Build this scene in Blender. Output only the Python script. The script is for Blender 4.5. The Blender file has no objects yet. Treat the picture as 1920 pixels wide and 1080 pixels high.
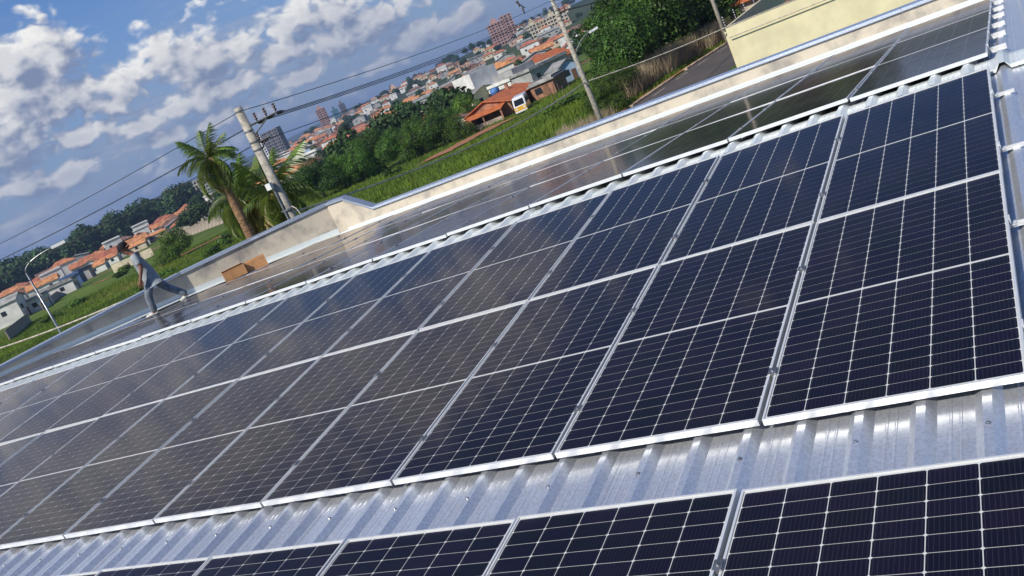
import bpy, math, random
import numpy as np
from mathutils import Vector, Matrix, noise as mnoise

R_ = math.radians
scene = bpy.context.scene
col = scene.collection
rng = random.Random(7)
nrng = np.random.default_rng(11)

# ------------------------------------------------------------------ camera
FPX = 1742.35
CAM = Vector((0.325713, -3.833632, 8.0))
RIGHT = Vector((0.8212289, 0.4080597, -0.3988363))
DOWN = Vector((-0.2333557, -0.3976681, -0.8873585))
FWD = Vector((-0.5206997, 0.8217952, -0.2313535))
cam_data = bpy.data.cameras.new('camera')
cam = bpy.data.objects.new('camera', cam_data)
col.objects.link(cam)
cam_data.sensor_width = 36.0
cam_data.lens = 36.0 * FPX / 1920.0
cam_data.clip_start = 0.05
cam_data.clip_end = 40000
m = Matrix((RIGHT, -DOWN, -FWD)).transposed().to_4x4()
m.translation = CAM
cam.matrix_world = m
scene.camera = cam

def ray(x, y):
    d = RIGHT * ((x - 960) / FPX) + DOWN * ((y - 540) / FPX) + FWD
    return d.normalized()
def at_z(x, y, z):
    d = ray(x, y); return CAM + d * ((z - CAM.z) / d.z)
def at_d(x, y, d):
    return CAM + ray(x, y) * d

# ------------------------------------------------------------------ sun, exposure
SUN_DIR = Vector((-0.18, -0.74, 0.65)).normalized()          # towards the sun
sun_data = bpy.data.lights.new('sun', 'SUN')
sun_data.energy = 4.2
sun_data.angle = R_(0.53)
sun_data.color = (1.0, 0.95, 0.86)
sun = bpy.data.objects.new('sun', sun_data)
col.objects.link(sun)
sun.rotation_euler = SUN_DIR.to_track_quat('Z', 'Y').to_euler()
sun.location = (0, 0, 60)
vs = scene.view_settings
vs.view_transform = 'Standard'; vs.look = 'None'; vs.gamma = 1; vs.exposure = 0.12
vs.use_curve_mapping = False
scene.cycles.max_bounces = 6
scene.cycles.diffuse_bounces = 2
scene.cycles.glossy_bounces = 3
scene.cycles.transmission_bounces = 3
scene.cycles.transparent_max_bounces = 12
scene.cycles.volume_bounces = 0
scene.cycles.caustics_reflective = False
scene.cycles.use_denoising = True
scene.cycles.use_adaptive_sampling = True
scene.cycles.adaptive_threshold = 0.02

# ------------------------------------------------------------------ world: sky with clouds
world = bpy.data.worlds.new('World'); scene.world = world
world.use_nodes = True
wt = world.node_tree
for n in list(wt.nodes): wt.nodes.remove(n)

def N(t, typ, **kw):
    n = t.nodes.new(typ)
    for k, v in kw.items(): setattr(n, k, v)
    return n
def math_n(t, op, a, b=None, c=None, clamp=False):
    n = N(t, 'ShaderNodeMath', operation=op, use_clamp=clamp)
    for i, v in enumerate((a, b, c)):
        if v is None: continue
        if isinstance(v, (int, float)): n.inputs[i].default_value = v
        else: t.links.new(v, n.inputs[i])
    return n.outputs[0]
def vmath(t, op, a, b=None):
    n = N(t, 'ShaderNodeVectorMath', operation=op)
    for i, v in enumerate((a, b)):
        if v is None: continue
        if isinstance(v, (tuple, list)): n.inputs[i].default_value = v
        else: t.links.new(v, n.inputs[i])
    return n.outputs[1] if op in ('LENGTH', 'DOT_PRODUCT', 'DISTANCE') else n.outputs[0]
def smooth(t, v, a, b, lo=0.0, hi=1.0):
    n = N(t, 'ShaderNodeMapRange', interpolation_type='SMOOTHSTEP')
    t.links.new(v, n.inputs[0])
    for i, q in enumerate((a, b, lo, hi)): n.inputs[i + 1].default_value = q
    return n.outputs[0]
def mixc(t, f, a, b):
    n = N(t, 'ShaderNodeMix', data_type='RGBA')
    for i, v in ((0, f), (6, a), (7, b)):
        if isinstance(v, (int, float)): n.inputs[i].default_value = v
        elif isinstance(v, (tuple, list)): n.inputs[i].default_value = (*v, 1) if len(v) == 3 else v
        else: t.links.new(v, n.inputs[i])
    return n.outputs[2]
def noise_n(t, vec, scale, detail=4, rough=0.55, dist=0.0, lac=2.0):
    n = N(t, 'ShaderNodeTexNoise')
    if vec is not None: t.links.new(vec, n.inputs['Vector'])
    n.inputs['Scale'].default_value = scale; n.inputs['Detail'].default_value = detail
    n.inputs['Roughness'].default_value = rough; n.inputs['Distortion'].default_value = dist
    n.inputs['Lacunarity'].default_value = lac
    return n

# cumulus heaps of the afternoon sky: direction of each heap, half width, half height in image pixels
HEAPS = [(20, 135, 80, 52), (100, 118, 62, 46), (35, 190, 105, 60), (10, 260, 110, 62), (120, 190, 70, 32),
         (350, 112, 66, 44), (392, 108, 46, 44), (300, 92, 46, 34), (245, 138, 58, 24), (452, 84, 36, 34),
         (560, 28, 62, 34), (612, 12, 70, 44), (690, 40, 90, 36), (530, 95, 60, 26), (640, 70, 80, 30), (780, 60, 80, 30),
         (340, 196, 70, 18), (430, 160, 85, 18), (150, 262, 70, 20), (250, 240, 70, 18), (190, 205, 50, 16),
         (130, 330, 70, 24), (400, 222, 40, 14), (310, 255, 40, 14), (20, 350, 60, 26), (560, 150, 70, 20), (720, 120, 60, 16), (880, 30, 50, 18),
         (-250, 240, 150, 80), (180, -470, 260, 120), (-180, -240, 300, 140), (-400, 20, 260, 120), (420, -450, 150, 80)]
def dens_group():
    g = bpy.data.node_groups.new('cloud_density', 'ShaderNodeTree')
    g.interface.new_socket('Dir', in_out='INPUT', socket_type='NodeSocketVector')
    g.interface.new_socket('Density', in_out='OUTPUT', socket_type='NodeSocketFloat')
    gi = N(g, 'NodeGroupInput'); go = N(g, 'NodeGroupOutput')
    d = gi.outputs[0]
    warp = noise_n(g, d, 9.0, 2, 0.5)
    w2 = vmath(g, 'SUBTRACT', warp.outputs['Color'], (0.5, 0.5, 0.5))
    w3 = N(g, 'ShaderNodeVectorMath', operation='SCALE'); g.links.new(w2, w3.inputs[0]); w3.inputs['Scale'].default_value = 0.03
    dd = vmath(g, 'NORMALIZE', vmath(g, 'ADD', d, w3.outputs[0]))
    s = N(g, 'ShaderNodeSeparateXYZ'); g.links.new(dd, s.inputs[0])
    az = math_n(g, 'ARCTAN2', s.outputs[0], s.outputs[1]); el = math_n(g, 'ARCSINE', s.outputs[2])
    c = N(g, 'ShaderNodeCombineXYZ'); g.links.new(az, c.inputs[0]); g.links.new(el, c.inputs[1])
    best = None
    for (px, py, a, b) in HEAPS:
        r = ray(px, py)
        p = vmath(g, 'SUBTRACT', c.outputs[0], (math.atan2(r.x, r.y), math.asin(r.z), 0))
        p = vmath(g, 'DIVIDE', p, (a * 1.18 / FPX, b * 1.18 / FPX, 1))
        v = math_n(g, 'SUBTRACT', 1.1, vmath(g, 'LENGTH', p))
        best = v if best is None else math_n(g, 'SMOOTH_MAX', best, v, 0.15)
    q = vmath(g, 'MULTIPLY', d, (1, 1, 1.5))
    f1 = noise_n(g, q, 20.0, 5, 0.66)
    f2 = noise_n(g, vmath(g, 'MULTIPLY', d, (1, 1, 5.5)), 5.0, 4, 0.6)
    # scattered layers, denser towards the horizon, as in the lower half of the sky in view
    sp = N(g, 'ShaderNodeSeparateXYZ'); g.links.new(d, sp.inputs[0])
    low = smooth(g, sp.outputs[2], 0.02, 0.34, 1.0, -0.1)
    layer = math_n(g, 'MULTIPLY_ADD', f2.outputs[0], 2.6, math_n(g, 'MULTIPLY_ADD', low, 0.42, -1.72))
    base = math_n(g, 'SMOOTH_MAX', best, layer, 0.2)
    n2 = noise_n(g, vmath(g, 'ADD', q, w3.outputs[0]), 34.0, 2.0, 0.5)      # billows: rounded heads with sharp creases
    puff = math_n(g, 'MULTIPLY_ADD', math_n(g, 'ABSOLUTE', math_n(g, 'SUBTRACT', n2.outputs[0], 0.5)), 2.8, -0.20)
    D = math_n(g, 'ADD', math_n(g, 'ADD', base, puff), math_n(g, 'MULTIPLY', math_n(g, 'SUBTRACT', f1.outputs[0], 0.5), 1.7))
    g.links.new(D, go.inputs[0])
    return g
dg = dens_group()
tc = N(wt, 'ShaderNodeTexCoord')
dirv = vmath(wt, 'NORMALIZE', tc.outputs['Generated'])
def dens(vec):
    n = N(wt, 'ShaderNodeGroup'); n.node_tree = dg; wt.links.new(vec, n.inputs[0]); return n.outputs[0]
D0 = dens(dirv)
D1 = dens(vmath(wt, 'ADD', dirv, (-0.008, -0.005, 0.015)))
sep = N(wt, 'ShaderNodeSeparateXYZ'); wt.links.new(dirv, sep.inputs[0])
alpha = smooth(wt, D0, -0.02, 0.62)
alpha = math_n(wt, 'MULTIPLY', alpha, smooth(wt, sep.outputs[2], -0.01, 0.06, 0.7, 0.96))
lit = smooth(wt, math_n(wt, 'SUBTRACT', D0, D1), -0.60, 0.72)
lit = math_n(wt, 'MULTIPLY', lit, smooth(wt, D0, 1.25, 0.3, 0.62, 1.0))
lit = math_n(wt, 'MULTIPLY', lit, smooth(wt, sep.outputs[2], 0.0, 0.16, 0.45, 1.0))
cloud = mixc(wt, lit, (2.0, 2.45, 3.75), (10.2, 9.9, 9.2))
sky = N(wt, 'ShaderNodeTexSky', sky_type='NISHITA')
sky.sun_disc = False
sky.sun_elevation = math.asin(SUN_DIR.z)
sky.sun_rotation = math.atan2(SUN_DIR.x, SUN_DIR.y)
sky.air_density = 1.0; sky.dust_density = 0.1; sky.ozone_density = 4.5
# grey-blue vapour that thickens towards the horizon
vap = smooth(wt, sep.outputs[2], -0.02, 0.26, 0.86, 0.0)
tint = N(wt, 'ShaderNodeMix', data_type='RGBA', blend_type='MULTIPLY'); tint.inputs[0].default_value = 1.0
wt.links.new(sky.outputs[0], tint.inputs[6]); tint.inputs[7].default_value = (0.56, 0.74, 1.0, 1)
skyb = mixc(wt, vap, tint.outputs[2], (2.2, 2.8, 4.3))
# soft lavender cloud sheets low in the sky, in long streaks
st = noise_n(wt, vmath(wt, 'MULTIPLY', dirv, (1, 1, 7.0)), 6.5, 5, 0.62)
sa = math_n(wt, 'MULTIPLY', smooth(wt, st.outputs[0], 0.40, 0.68), smooth(wt, sep.outputs[2], 0.02, 0.26, 0.85, 0.03))
scol = mixc(wt, smooth(wt, st.outputs[0], 0.50, 0.78), (2.9, 3.3, 4.5), (5.6, 5.7, 6.0))
skys = mixc(wt, sa, skyb, scol)
skyc = mixc(wt, alpha, skys, cloud)
world.cycles.sampling_method = 'MANUAL'; world.cycles.sample_map_resolution = 256
bg = N(wt, 'ShaderNodeBackground'); bg.inputs[1].default_value = 0.10
wt.links.new(skyc, bg.inputs[0])
wo = N(wt, 'ShaderNodeOutputWorld'); wt.links.new(bg.outputs[0], wo.inputs[0])

# ------------------------------------------------------------------ materials
MATS = {}
def mat(name, base, rough=0.6, metal=0.0, var=0.18, scale=4.0, base2=None, bump=0.0, bscale=40.0, objvar=0.0,
        coat=0.0, spec=0.5, detail=5, stretch=None, transl=0.0, contrast=(0.35, 0.65)):
    mm = bpy.data.materials.new(name); mm.use_nodes = True
    t = mm.node_tree; b = t.nodes['Principled BSDF']
    tcn = N(t, 'ShaderNodeTexCoord'); v = tcn.outputs['Object']
    if stretch: v = vmath(t, 'MULTIPLY', v, stretch)
    nz = noise_n(t, v, scale, detail, 0.6)
    f = smooth(t, nz.outputs[0], *contrast)
    b2 = base2 or tuple(max(0, c * (1 - 2 * var)) for c in base)
    b1 = base if base2 else tuple(c * (1 + var) for c in base)
    c = mixc(t, f, b2, b1)
    if objvar:
        oi = N(t, 'ShaderNodeObjectInfo')
        h = N(t, 'ShaderNodeHueSaturation'); t.links.new(c, h.inputs['Color'])
        t.links.new(math_n(t, 'MULTIPLY_ADD', oi.outputs['Random'], objvar, 1 - objvar * 0.5), h.inputs['Value'])
        t.links.new(math_n(t, 'MULTIPLY_ADD', oi.outputs['Random'], objvar * 0.06, 0.5 - objvar * 0.03), h.inputs['Hue'])
        c = h.outputs[0]
    t.links.new(c, b.inputs['Base Color'])
    b.inputs['Roughness'].default_value = rough; b.inputs['Metallic'].default_value = metal
    b.inputs['Specular IOR Level'].default_value = spec
    if coat: b.inputs['Coat Weight'].default_value = coat; b.inputs['Coat Roughness'].default_value = 0.05
    if bump:
        bn = noise_n(t, v, bscale, 4, 0.6)
        bb = N(t, 'ShaderNodeBump'); bb.inputs['Strength'].default_value = bump; bb.inputs['Distance'].default_value = 0.02
        t.links.new(bn.outputs[0], bb.inputs['Height']); t.links.new(bb.outputs[0], b.inputs['Normal'])
    if transl:
        tr = N(t, 'ShaderNodeBsdfTranslucent')
        h2 = N(t, 'ShaderNodeHueSaturation'); h2.inputs['Value'].default_value = 1.3; h2.inputs['Hue'].default_value = 0.48
        t.links.new(c, h2.inputs['Color']); t.links.new(h2.outputs[0], tr.inputs['Color'])
        ms = N(t, 'ShaderNodeMixShader'); ms.inputs[0].default_value = transl
        t.links.new(b.outputs[0], ms.inputs[1]); t.links.new(tr.outputs[0], ms.inputs[2])
        t.links.new(ms.outputs[0], t.nodes['Material Output'].inputs['Surface'])
    MATS[name] = mm
    return mm

def mat_metal_sheet(name, base, rough, dirt=(0.30, 0.24, 0.19), dirt_amt=0.5, var=0.1, metal=0.6):
    mm = bpy.data.materials.new(name); mm.use_nodes = True
    t = mm.node_tree; b = t.nodes['Principled BSDF']
    tcn = N(t, 'ShaderNodeTexCoord'); v = tcn.outputs['Object']
    oi = N(t, 'ShaderNodeObjectInfo')
    off = vmath(t, 'ADD', v, None); t.links.new(oi.outputs['Location'], off.node.inputs[1])
    vo = N(t, 'ShaderNodeTexVoronoi'); vo.inputs['Scale'].default_value = 55
    t.links.new(off, vo.inputs['Vector'])
    spang = smooth(t, vo.outputs['Distance'], 0.0, 0.9, 1 - var, 1 + var)
    st = noise_n(t, vmath(t, 'MULTIPLY', off, (9, 0.7, 1)), 1.6, 6, 0.65)
    sm = noise_n(t, off, 3.2, 5, 0.6)
    d = math_n(t, 'MULTIPLY', smooth(t, st.outputs[0], 0.5, 0.78), smooth(t, sm.outputs[0], 0.42, 0.66), clamp=True)
    d = math_n(t, 'MULTIPLY', d, dirt_amt)
    c = mixc(t, d, base, dirt)
    h = N(t, 'ShaderNodeHueSaturation'); t.links.new(c, h.inputs['Color'])
    t.links.new(math_n(t, 'MULTIPLY', spang, math_n(t, 'MULTIPLY_ADD', oi.outputs['Random'], 0.12, 0.94)), h.inputs['Value'])
    t.links.new(h.outputs[0], b.inputs['Base Color'])
    b.inputs['Metallic'].default_value = metal
    rr = math_n(t, 'ADD', math_n(t, 'MULTIPLY', sm.outputs[0], 0.22), rough - 0.11)
    t.links.new(math_n(t, 'ADD', rr, math_n(t, 'MULTIPLY', d, 0.3)), b.inputs['Roughness'])
    bb = N(t, 'ShaderNodeBump'); bb.inputs['Strength'].default_value = 0.12; bb.inputs['Distance'].default_value = 0.01
    t.links.new(st.outputs[0], bb.inputs['Height']); t.links.new(bb.outputs[0], b.inputs['Normal'])
    MATS[name] = mm; return mm

mat_metal_sheet('galvalume', (0.76, 0.78, 0.81), 0.43, metal=0.72, dirt_amt=0.35)
mat_metal_sheet('ridge_metal', (0.74, 0.78, 0.75), 0.42, dirt_amt=0.2, var=0.04, metal=0.15)
mat_metal_sheet('coping_metal', (0.50, 0.55, 0.62), 0.33, dirt_amt=0.15, var=0.0)
mat('aluminium', (0.80, 0.80, 0.78), 0.4, 0.25, var=0.05, scale=8)
mat('frame_alu', (0.86, 0.86, 0.83), 0.38, 0.4, var=0.03, scale=8)
mat('backsheet', (0.84, 0.85, 0.86), 0.6, var=0.02)
mat('screw', (0.55, 0.55, 0.55), 0.3, 0.9)
def mat_cell():
    mm = bpy.data.materials.new('silicon_cell'); mm.use_nodes = True
    t = mm.node_tree; b = t.nodes['Principled BSDF']
    tcn = N(t, 'ShaderNodeTexCoord')
    oi = N(t, 'ShaderNodeObjectInfo')
    s = N(t, 'ShaderNodeSeparateXYZ'); t.links.new(tcn.outputs['Object'], s.inputs[0])
    # busbars run up the slope, ten to a cell
    fx = math_n(t, 'FRACT', math_n(t, 'MULTIPLY', s.outputs[0], 10 / 0.1800))
    line = math_n(t, 'LESS_THAN', math_n(t, 'ABSOLUTE', math_n(t, 'SUBTRACT', fx, 0.5)), 0.035)
    nz = noise_n(t, tcn.outputs['Object'], 2.5, 3)
    c = mixc(t, nz.outputs[0], (0.003, 0.004, 0.017), (0.006, 0.006, 0.021))
    h = N(t, 'ShaderNodeHueSaturation'); t.links.new(c, h.inputs['Color'])
    t.links.new(math_n(t, 'MULTIPLY_ADD', oi.outputs['Random'], 0.5, 0.8), h.inputs['Value'])
    t.links.new(math_n(t, 'MULTIPLY_ADD', oi.outputs['Random'], 0.05, 0.475), h.inputs['Hue'])
    c2 = mixc(t, math_n(t, 'MULTIPLY', line, 0.16), h.outputs[0], (0.30, 0.32, 0.36))
    t.links.new(c2, b.inputs['Base Color']); b.inputs['Roughness'].default_value = 0.45
    b.inputs['Specular IOR Level'].default_value = 0.2
    MATS['cell'] = mm
mat_cell()
def mat_panel_glass():
    mm = bpy.data.materials.new('panel_glass'); mm.use_nodes = True
    t = mm.node_tree; t.nodes.remove(t.nodes['Principled BSDF'])
    fr = N(t, 'ShaderNodeFresnel'); fr.inputs['IOR'].default_value = 1.26
    tcn = N(t, 'ShaderNodeTexCoord'); oi = N(t, 'ShaderNodeObjectInfo')
    off = vmath(t, 'ADD', tcn.outputs['Object'], None); t.links.new(oi.outputs['Location'], off.node.inputs[1])
    nz = noise_n(t, off, 0.9, 3); fine = noise_n(t, off, 2200, 1)
    bb = N(t, 'ShaderNodeBump'); bb.inputs['Strength'].default_value = 0.25; bb.inputs['Distance'].default_value = 0.012
    t.links.new(nz.outputs[0], bb.inputs['Height'])
    t.links.new(bb.outputs[0], fr.inputs['Normal'])
    gl = N(t, 'ShaderNodeBsdfGlossy'); gl.inputs['Roughness'].default_value = 0.09; gl.inputs['Color'].default_value = (1.0, 0.94, 0.90, 1)
    t.links.new(bb.outputs[0], gl.inputs['Normal'])
    tr = N(t, 'ShaderNodeBsdfTransparent'); tr.inputs['Color'].default_value = (0.94, 0.95, 0.95, 1)
    ms = N(t, 'ShaderNodeMixShader')
    t.links.new(fr.outputs[0], ms.inputs[0]); t.links.new(tr.outputs[0], ms.inputs[1]); t.links.new(gl.outputs[0], ms.inputs[2])
    # thin dust film
    du = N(t, 'ShaderNodeBsdfDiffuse'); du.inputs['Color'].default_value = (0.40, 0.34, 0.30, 1)
    dn = noise_n(t, off, 1.7, 6, 0.65)
    geo = N(t, 'ShaderNodeNewGeometry')
    cosv = math_n(t, 'MAXIMUM', math_n(t, 'ABSOLUTE', vmath(t, 'DOT_PRODUCT', geo.outputs['Normal'], geo.outputs['Incoming'])), 0.03)
    tau = smooth(t, dn.outputs[0], 0.3, 0.75, 0.002, 0.0085)      # optical depth of the film seen square on
    cover = math_n(t, 'SUBTRACT', 1.0, math_n(t, 'EXPONENT', math_n(t, 'MULTIPLY', math_n(t, 'DIVIDE', tau, cosv), -1.0)))
    m2 = N(t, 'ShaderNodeMixShader'); t.links.new(cover, m2.inputs[0])
    t.links.new(ms.outputs[0], m2.inputs[1]); t.links.new(du.outputs[0], m2.inputs[2])
    t.links.new(m2.outputs[0], t.nodes['Material Output'].inputs['Surface'])
    MATS['panel_glass'] = mm
mat_panel_glass()
mat('plaster', (0.66, 0.575, 0.44), 0.85, var=0.2, scale=2.2, base2=(0.36, 0.32, 0.27), bump=0.35, bscale=30, stretch=(1.0, 1.0, 0.9), contrast=(0.30, 0.58), detail=9)
mat('outer_paint', (0.62, 0.58, 0.50), 0.85, var=0.1, scale=1.0)
mat('cardboard', (0.60, 0.30, 0.12), 0.8, var=0.08, scale=6)
mat('cardboard_inner', (0.62, 0.38, 0.2), 0.85, var=0.06, scale=6)
mat('concrete', (0.42, 0.38, 0.31), 0.85, var=0.16, scale=6, bump=0.3, bscale=30)
mat('steel', (0.35, 0.35, 0.35), 0.4, 0.8)
mat('dark_steel', (0.06, 0.06, 0.065), 0.5, 0.4)
mat('porcelain', (0.14, 0.09, 0.08), 0.2)
mat('wire', (0.03, 0.03, 0.032), 0.6)
mat('telecom', (0.52, 0.46, 0.38), 0.7)
mat('white_paint', (0.80, 0.79, 0.76), 0.6, var=0.06, scale=1)
mat('lamp_glass', (0.75, 0.77, 0.78), 0.25, var=0.02)
mat('asphalt', (0.075, 0.066, 0.06), 0.9, var=0.2, scale=0.4, base2=(0.105, 0.085, 0.075), bump=0.3, bscale=60)
mat('kerb', (0.50, 0.36, 0.24), 0.9, var=0.18, scale=2, objvar=0.25)
mat('road_paint', (0.55, 0.48, 0.40), 0.8, var=0.2, scale=2)
mat('dirt', (0.42, 0.16, 0.065), 0.95, var=0.2, scale=0.5, base2=(0.30, 0.15, 0.07), bump=0.3)
mat('bark', (0.13, 0.095, 0.065), 0.9, var=0.3, scale=3, bump=0.5, bscale=12)
mat('palm_bark', (0.30, 0.17, 0.085), 0.9, var=0.3, scale=3, stretch=(2, 2, 9), bump=0.6, bscale=10)
mat('leaf_dark', (0.066, 0.135, 0.020), 0.5, var=0.35, scale=0.7, objvar=0.35, transl=0.25, spec=0.3)
mat('leaf_mid', (0.092, 0.175, 0.024), 0.5, var=0.35, scale=0.7, objvar=0.4, transl=0.3, spec=0.3)
mat('leaf_bright', (0.13, 0.23, 0.028), 0.5, var=0.3, scale=0.9, objvar=0.35, transl=0.3, spec=0.3)
mat('leaf_far', (0.050, 0.095, 0.026), 0.6, var=0.35, scale=0.5, objvar=0.5, transl=0.15, spec=0.2)
mat('palm_leaf', (0.14, 0.21, 0.035), 0.4, var=0.3, scale=1.5, objvar=0.5, transl=0.3, spec=0.5)
mat('palm_leaf_dry', (0.40, 0.30, 0.07), 0.5, var=0.3, scale=1.5, objvar=0.4, transl=0.3)
mat('grass', (0.17, 0.245, 0.025), 0.6, var=0.35, scale=0.07, base2=(0.105, 0.165, 0.022), transl=0.3, spec=0.2)
mat('dry_grass', (0.50, 0.41, 0.26), 0.8, var=0.35, scale=0.3, base2=(0.28, 0.22, 0.13), transl=0.25, spec=0.1)
mat('roof_tile', (0.50, 0.185, 0.085), 0.8, var=0.2, scale=0.6, objvar=0.5, detail=8)
mat('roof_tile_new', (0.56, 0.155, 0.045), 0.75, var=0.14, scale=1.2, bump=0.4, bscale=6)
mat('roof_tile_brown', (0.22, 0.12, 0.085), 0.85, var=0.25, scale=0.8, objvar=0.4)
mat('roof_grey', (0.30, 0.29, 0.27), 0.8, var=0.2, scale=0.6, objvar=0.4)
mat('wall_white', (0.72, 0.70, 0.64), 0.85, var=0.08, scale=0.4, objvar=0.2)
mat('wall_cream', (0.62, 0.52, 0.36), 0.85, var=0.1, scale=0.4, objvar=0.25)
mat('wall_pink', (0.56, 0.36, 0.27), 0.85, var=0.1, scale=0.4, objvar=0.25)
mat('wall_grey', (0.36, 0.35, 0.33), 0.85, var=0.12, scale=0.4, objvar=0.25)
mat('wall_brick', (0.34, 0.165, 0.10), 0.9, var=0.2, scale=1.2, objvar=0.2)
mat('wall_yellow', (0.74, 0.66, 0.42), 0.85, var=0.05, scale=0.7, bump=0.1, bscale=20)
mat('wall_orange', (0.70, 0.42, 0.14), 0.85, var=0.08, scale=0.5)
mat('wall_green', (0.48, 0.62, 0.44), 0.85, var=0.1, scale=0.5)
mat('wall_blue', (0.06, 0.12, 0.26), 0.7, var=0.1, scale=0.5)
mat('wall_lightblue', (0.42, 0.56, 0.70), 0.6, var=0.08, scale=0.5)
mat('block_wall', (0.40, 0.32, 0.25), 0.9, var=0.2, scale=0.8)
mat('tower_pink', (0.46, 0.27, 0.22), 0.8, var=0.05, scale=0.2)
mat('tower_dark', (0.17, 0.16, 0.17), 0.7, var=0.06, scale=0.2)
mat('tower_beige', (0.60, 0.53, 0.38), 0.8, var=0.05, scale=0.2)
mat('tower_white', (0.66, 0.66, 0.64), 0.8, var=0.05, scale=0.2)
mat('tower_glass', (0.12, 0.24, 0.30), 0.15, 0.3, var=0.05, scale=0.2)
mat('window_dark', (0.025, 0.03, 0.038), 0.15, var=0.1)
mat('door_dark', (0.05, 0.04, 0.035), 0.6)
mat('door_wood', (0.22, 0.11, 0.055), 0.6)
mat('hill', (0.10, 0.115, 0.06), 0.95, var=0.3, scale=0.003, base2=(0.16, 0.13, 0.09))
mat('van_white', (0.74, 0.74, 0.72), 0.3, coat=0.6, var=0.03)
mat('van_yellow', (0.80, 0.42, 0.03), 0.3, coat=0.6, var=0.03)
mat('car_glass', (0.015, 0.018, 0.02), 0.06, var=0.05)
mat('rubber', (0.02, 0.02, 0.02), 0.85)
mat('chrome', (0.6, 0.6, 0.6), 0.2, 1.0, var=0.02)
mat('skin', (0.24, 0.105, 0.06), 0.55, var=0.08, scale=8)
mat('hair', (0.012, 0.010, 0.009), 0.6)
mat('cap_cloth', (0.016, 0.015, 0.018), 0.9)
mat('shirt', (0.34, 0.37, 0.38), 0.9, var=0.06, scale=9, bump=0.3, bscale=14)
mat('shirt_print', (0.035, 0.03, 0.04), 0.9)
mat('jeans', (0.20, 0.23, 0.26), 0.9, var=0.22, scale=6, bump=0.5, bscale=14)
mat('shoe', (0.72, 0.70, 0.60), 0.7, var=0.06)
mat('tank_blue', (0.07, 0.20, 0.50), 0.5)

# ------------------------------------------------------------------ helpers
class MB:
    def __init__(s): s.v = []; s.f = []; s.mi = []
    def quad(s, a, b, c, d, mi=0):
        k = len(s.v); s.v += [tuple(a), tuple(b), tuple(c), tuple(d)]; s.f.append((k, k + 1, k + 2, k + 3)); s.mi.append(mi)
    def poly(s, pts, mi=0):
        k = len(s.v); s.v += [tuple(p) for p in pts]; s.f.append(tuple(range(k, k + len(pts)))); s.mi.append(mi)
    def box(s, lo, hi, mi=0, M=None):
        x0, y0, z0 = lo; x1, y1, z1 = hi
        p = [Vector(q) for q in ((x0, y0, z0), (x1, y0, z0), (x1, y1, z0), (x0, y1, z0), (x0, y0, z1), (x1, y0, z1), (x1, y1, z1), (x0, y1, z1))]
        if M is not None: p = [M @ q for q in p]
        k = len(s.v); s.v += [tuple(q) for q in p]
        for f in ((0, 3, 2, 1), (4, 5, 6, 7), (0, 1, 5, 4), (1, 2, 6, 5), (2, 3, 7, 6), (3, 0, 4, 7)):
            s.f.append(tuple(k + i for i in f)); s.mi.append(mi)
        return s
    def prism(s, pts, z0, z1, mi=0):       # vertical prism over a counter-clockwise outline
        k = len(s.v); n = len(pts)
        s.v += [(p[0], p[1], z0) for p in pts] + [(p[0], p[1], z1) for p in pts]
        s.f.append(tuple(k + i for i in reversed(range(n)))); s.mi.append(mi)
        s.f.append(tuple(k + n + i for i in range(n))); s.mi.append(mi)
        for i in range(n):
            j = (i + 1) % n; s.f.append((k + i, k + j, k + n + j, k + n + i)); s.mi.append(mi)
        return s
    def tube(s, pts, rad, seg=8, mi=0, caps=True):
        pts = [Vector(p) for p in pts]; n = len(pts)
        rads = rad if isinstance(rad, (list, tuple)) else [rad] * n
        k = len(s.v)
        up = Vector((0, 0, 1)) if abs((pts[-1] - pts[0]).normalized().z) < 0.9 else Vector((1, 0, 0))
        for i, p in enumerate(pts):
            t = (pts[min(i + 1, n - 1)] - pts[max(i - 1, 0)]).normalized()
            a = t.cross(up).normalized(); b = t.cross(a).normalized()
            for j in range(seg):
                th = 2 * math.pi * j / seg
                s.v.append(tuple(p + (a * math.cos(th) + b * math.sin(th)) * rads[i]))
        for i in range(n - 1):
            for j in range(seg):
                j2 = (j + 1) % seg
                s.f.append((k + i * seg + j, k + i * seg + j2, k + (i + 1) * seg + j2, k + (i + 1) * seg + j)); s.mi.append(mi)
        if caps:
            s.f.append(tuple(k + j for j in reversed(range(seg)))); s.mi.append(mi)
            s.f.append(tuple(k + (n - 1) * seg + j for j in range(seg))); s.mi.append(mi)
        return s
    def lathe(s, prof, seg=16, mi=0, M=None):
        k = len(s.v)
        for r, z in prof:
            for j in range(seg):
                th = 2 * math.pi * j / seg; p = Vector((r * math.cos(th), r * math.sin(th), z))
                s.v.append(tuple(M @ p if M is not None else p))
        for i in range(len(prof) - 1):
            for j in range(seg):
                j2 = (j + 1) % seg
                s.f.append((k + i * seg + j, k + i * seg + j2, k + (i + 1) * seg + j2, k + (i + 1) * seg + j)); s.mi.append(mi)
        return s
    def mesh(s, name, mats, smooth_=False):
        me = bpy.data.meshes.new(name); me.from_pydata(s.v, [], s.f)
        for q in (mats if isinstance(mats, (list, tuple)) else [mats]): me.materials.append(MATS[q])
        if any(s.mi): me.polygons.foreach_set('material_index', s.mi)
        if smooth_: me.polygons.foreach_set('use_smooth', [True] * len(s.f))
        me.update(); return me
    def build(s, name, mats, parent=None, smooth_=False):
        return ob(name, s.mesh(name, mats, smooth_), parent)
def ob(name, data, parent=None, loc=None, rot=None):
    o = bpy.data.objects.new(name, data); col.objects.link(o)
    if parent is not None: o.parent = parent
    if loc is not None: o.location = loc
    if rot is not None: o.rotation_euler = rot
    return o
def tag(o, label=None, cat=None, group=None, kind=None):
    if label: o['label'] = label
    if cat: o['category'] = cat
    if group: o['group'] = group
    if kind: o['kind'] = kind
    return o
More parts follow.
